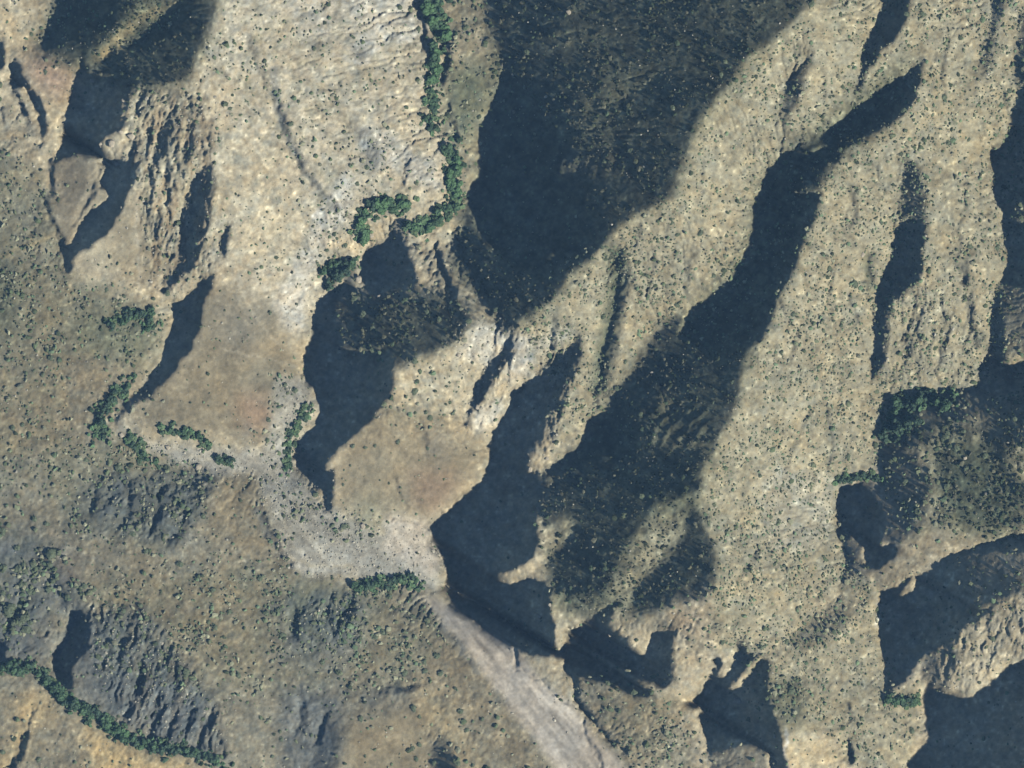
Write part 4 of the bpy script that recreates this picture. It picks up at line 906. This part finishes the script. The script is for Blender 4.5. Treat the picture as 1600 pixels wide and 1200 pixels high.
ZONES = [  # first that holds: test, label, group
 (lambda x, y: x < 150 and y > 780, 'large dark bush among others on the rough rocky slope at lower left', 'dark bushes on the lower left rocky slope'),
 (lambda x, y: x < 340 and y < 150, 'bush on the shaded slope in the top left corner', 'bushes on the top left shaded slope'),
 (lambda x, y: x < 330 and y < 760, 'bush on the western flat and gullies', 'bushes on the western flat'),
 (lambda x, y: x < 700 and y > 740, 'bush scattered on the olive slopes left of the wash', 'bushes on the south-western slopes'),
 (lambda x, y: x < 690 and y < 440, 'bush dotted on the pale northern slope', 'bushes on the pale northern slope'),
 (lambda x, y: x < 760 and y >= 440, 'bush around the long left shadow and the brown knoll', 'bushes round the brown knoll'),
 (lambda x, y: y > 940 and x < 1110, 'bush on the broken ground right of the wash', 'bushes right of the wash'),
 (lambda x, y: x < 1080 and y < 520, 'bush on the great shaded slope at top centre', 'bushes on the great shaded slope'),
 (lambda x, y: x > 1360 and y > 600, 'bush in the green bowl and shaded gullies at right', 'bushes in the eastern bowl'),
 (lambda x, y: y >= 520 and x < 1110, 'bush on the shaded spurs right of the central chasm', 'bushes on the central shaded spurs'),
 (lambda x, y: y > 600, 'bush on the long pale ridge at lower right', 'bushes on the long pale ridge'),
 (lambda x, y: True, 'bush on the speckled ridges at upper right', 'bushes on the upper right ridges'),
]
for k in solo:
    _, lb, gp = next(z for z in ZONES if z[0](sx[k], sy[k]))
    place(shrub_mes[rnd.randrange(6)], float(sx[k]), float(sy[k]), float(sr[k]) * 1.15, 'desert_shrub', .9, label=lb, category='bush', group=gp)
# the uncountable rest, real low shrubs joined in one mesh
def scatter(name, px, py, pr, pz, mat, flat, jit, cols, base=IV, faces=IF, **props):
    n = len(px); x, y = wxy(px, py); nv = len(base)
    v = base[None] * (1 + jit * (rs.rand(n, nv, 1) - .5) * 2); a = rs.rand(n) * 6.283; ca, sa = np.cos(a)[:, None], np.sin(a)[:, None]
    el = (.5 + .8 * rs.rand(n))[:, None]
    X = (v[..., 0] * ca - v[..., 1] * sa * el) * pr[:, None] + x[:, None]; Y = (v[..., 0] * sa + v[..., 1] * ca * el) * pr[:, None] + y[:, None]
    Zz = (v[..., 2] * flat + flat * .55) * pr[:, None] + pz[:, None]
    F = (faces[None] + (np.arange(n) * nv)[:, None, None]).reshape(-1, 3)
    link(name, mesh_from(name, np.stack([X, Y, Zz], -1).reshape(-1, 3), F, mat, np.repeat(cols, nv, 0), smooth=False), kind='stuff', **props)
MSC = ground_mat('scrub_foliage', 1.2, .1, .2, .2)
q = rest; n = len(q); base = np.array([lin((84,94,68)), lin((102,108,82)), lin((120,120,98)), lin((70,78,58)), lin((96,112,84)), lin((134,134,108))], np.float32)[rs.randint(0, 6, n)]
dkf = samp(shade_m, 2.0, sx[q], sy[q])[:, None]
base = base * (1 - .58 * dkf * (samp(Rl['hard'], 2.0, sx[q], sy[q])[:, None] < .5) + .35 * dkf * (samp(Rl['hard'], 2.0, sx[q], sy[q])[:, None] > .5))  # shade painted into scrub colour: darker on dim slopes, paler inside cast shadow
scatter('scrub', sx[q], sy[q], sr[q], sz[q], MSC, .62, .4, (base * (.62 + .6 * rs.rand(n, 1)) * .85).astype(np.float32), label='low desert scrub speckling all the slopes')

scatter('streamside_thicket', tx, ty, tr, height(tx, ty), MSC, .7, .45, (np.array([lin((86,112,78)), lin((72,90,66)), lin((98,116,82))])[rs.randint(0, 3, len(tx))] * (.5 + .5 * rs.rand(len(tx), 1)) * .8).astype(np.float32), IV2, IF2, label='low green thicket growing under and between the streamside trees')

# ---------------------------------------------------------------- stones
rock_mes = []
for k in range(5):
    v = IV2 * (1 + .35 * (rng.rand(len(IV2), 1) - .5)); v = np.clip(v, -.8, .78) * [1, .8, .7]
    rock_mes.append(mesh_from('boulder', v, IF2, MR, np.broadcast_to(lin((178,168,146)) * .6, (len(v), 3)), smooth=False))
for x, y, r, lb in [
 (560,437,5.0,'tall pale rock standing in the dark neck of the canyon bend'), (580,367,3.6,'pale block inside the trees at the top of the triangular shadow'),
 (1153,1095,5.2,'bright yellow-white rock tower in the bottom shadow, right of the wash'), (828,733,3.4,'white boulder at the tip of the lit rib in the central chasm'),
 (855,716,2.8,'grey boulder partway up the lit rib in the central chasm'), (205,213,4.6,'yellow rock block among the top left cliffs'), (189,206,2.8,'small white block left of the yellow one in the top left cliffs'),
 (144,126,3.0,'whitish boulder at the top of the dark top left hollow'), (193,157,2.6,'white rock chip on the right rim of the dark top left hollow'), (174,224,5.2,'cream crag standing into the top left shadow'),
 (183,256,3.4,'cream rock spike below the cream crag, top left'), (157,245-20,2.4,'small grey rock left of the cream crag'), (190,675+5,3.0,'white boulder at the left end of the stream bed'),
 (262,699,3.0,'flat white boulder on the middle of the stream bed'), (310,730,4.6,'long pale slab at the dark corner of the stream bed'), (567,822,3.4,'white boulder on the stream bed under the brown knoll'),
 (844,963,3.0,'small white rock in the bottom shadow, furthest left'), (859,945,2.4,'pale rock near the top of the pinnacle row at the chasm mouth'), (953,992,2.4,'white rock at the foot of the thin pinnacle'),
 (1000,1042,2.6,'grey rock alone in the bottom shadow'), (1131,1105,1.8,'small grey rock left of the bright rock tower'), (1348,398,3.0,'white boulder on the speckled ridge at right'),
 (889,19,3.2,'pale boulder at the top of the great shaded slope'), (592,463,2.2,'whitish boulder in the shaded dark slope at left centre'), (529,542,1.8,'tiny white rock at the foot of the shaded dark slope'),
 (803,175,2.2,'pale rock alone on the great shaded slope at top centre'), (796,245,1.6,'tiny white rock in the navy shadow at top centre'), (1508,716,2.4,'white stone on the green bowl slope at right'),
 (1250,148,2.6,'white stone in the small upper right cleft'), (717,554,3.2,'white rock beside the small pit above the narrow shadow'), (746,636,3.0,'white boulder at the foot of the narrow shadow'),
]:
    place(rock_mes[rnd.randrange(5)], x, y, r * .8, 'boulder', 1.0, -.15, label=lb, category='boulder')
# rubble: cobbles of the stream bed and blocks below the cliffs
rub = layer([STREAM_BED, [(430,590),(490,600),(480,680),(500,780),(690,870),(680,900),(430,880)]], soft=3) * .9 + layer([[(715,500),(800,500),(780,560),(715,560)], [(480,380),(560,290),(520,460),(480,500),(430,500)]], soft=3) * .5 + cliff_m * .3 + .03
kx, ky = np.meshgrid(np.arange(0, 1600, 4.2), np.arange(0, 1200, 4.2)); kx = kx.ravel(); ky = ky.ravel()
kx = kx + rs.uniform(-2, 2, len(kx)); ky = ky + rs.uniform(-2, 2, len(ky)); k_ = rs.rand(len(kx)) < samp(rub.astype(np.float32), 2.0, kx, ky) * .7
kx, ky = kx[k_], ky[k_]; kr = .45 * np.exp(rs.normal(0, .4, len(kx)))
scatter('rubble', kx, ky, kr, height(kx, ky), MR, .6, .25, (lin((178,172,152)) * .6 * (.6 + .7 * rs.rand(len(kx), 1))).astype(np.float32), label='pale cobbles and broken blocks in the stream bed and under the cliffs')
print('shrubs', len(sx), 'stones', len(kx), 'faces', len(Q) * 2)
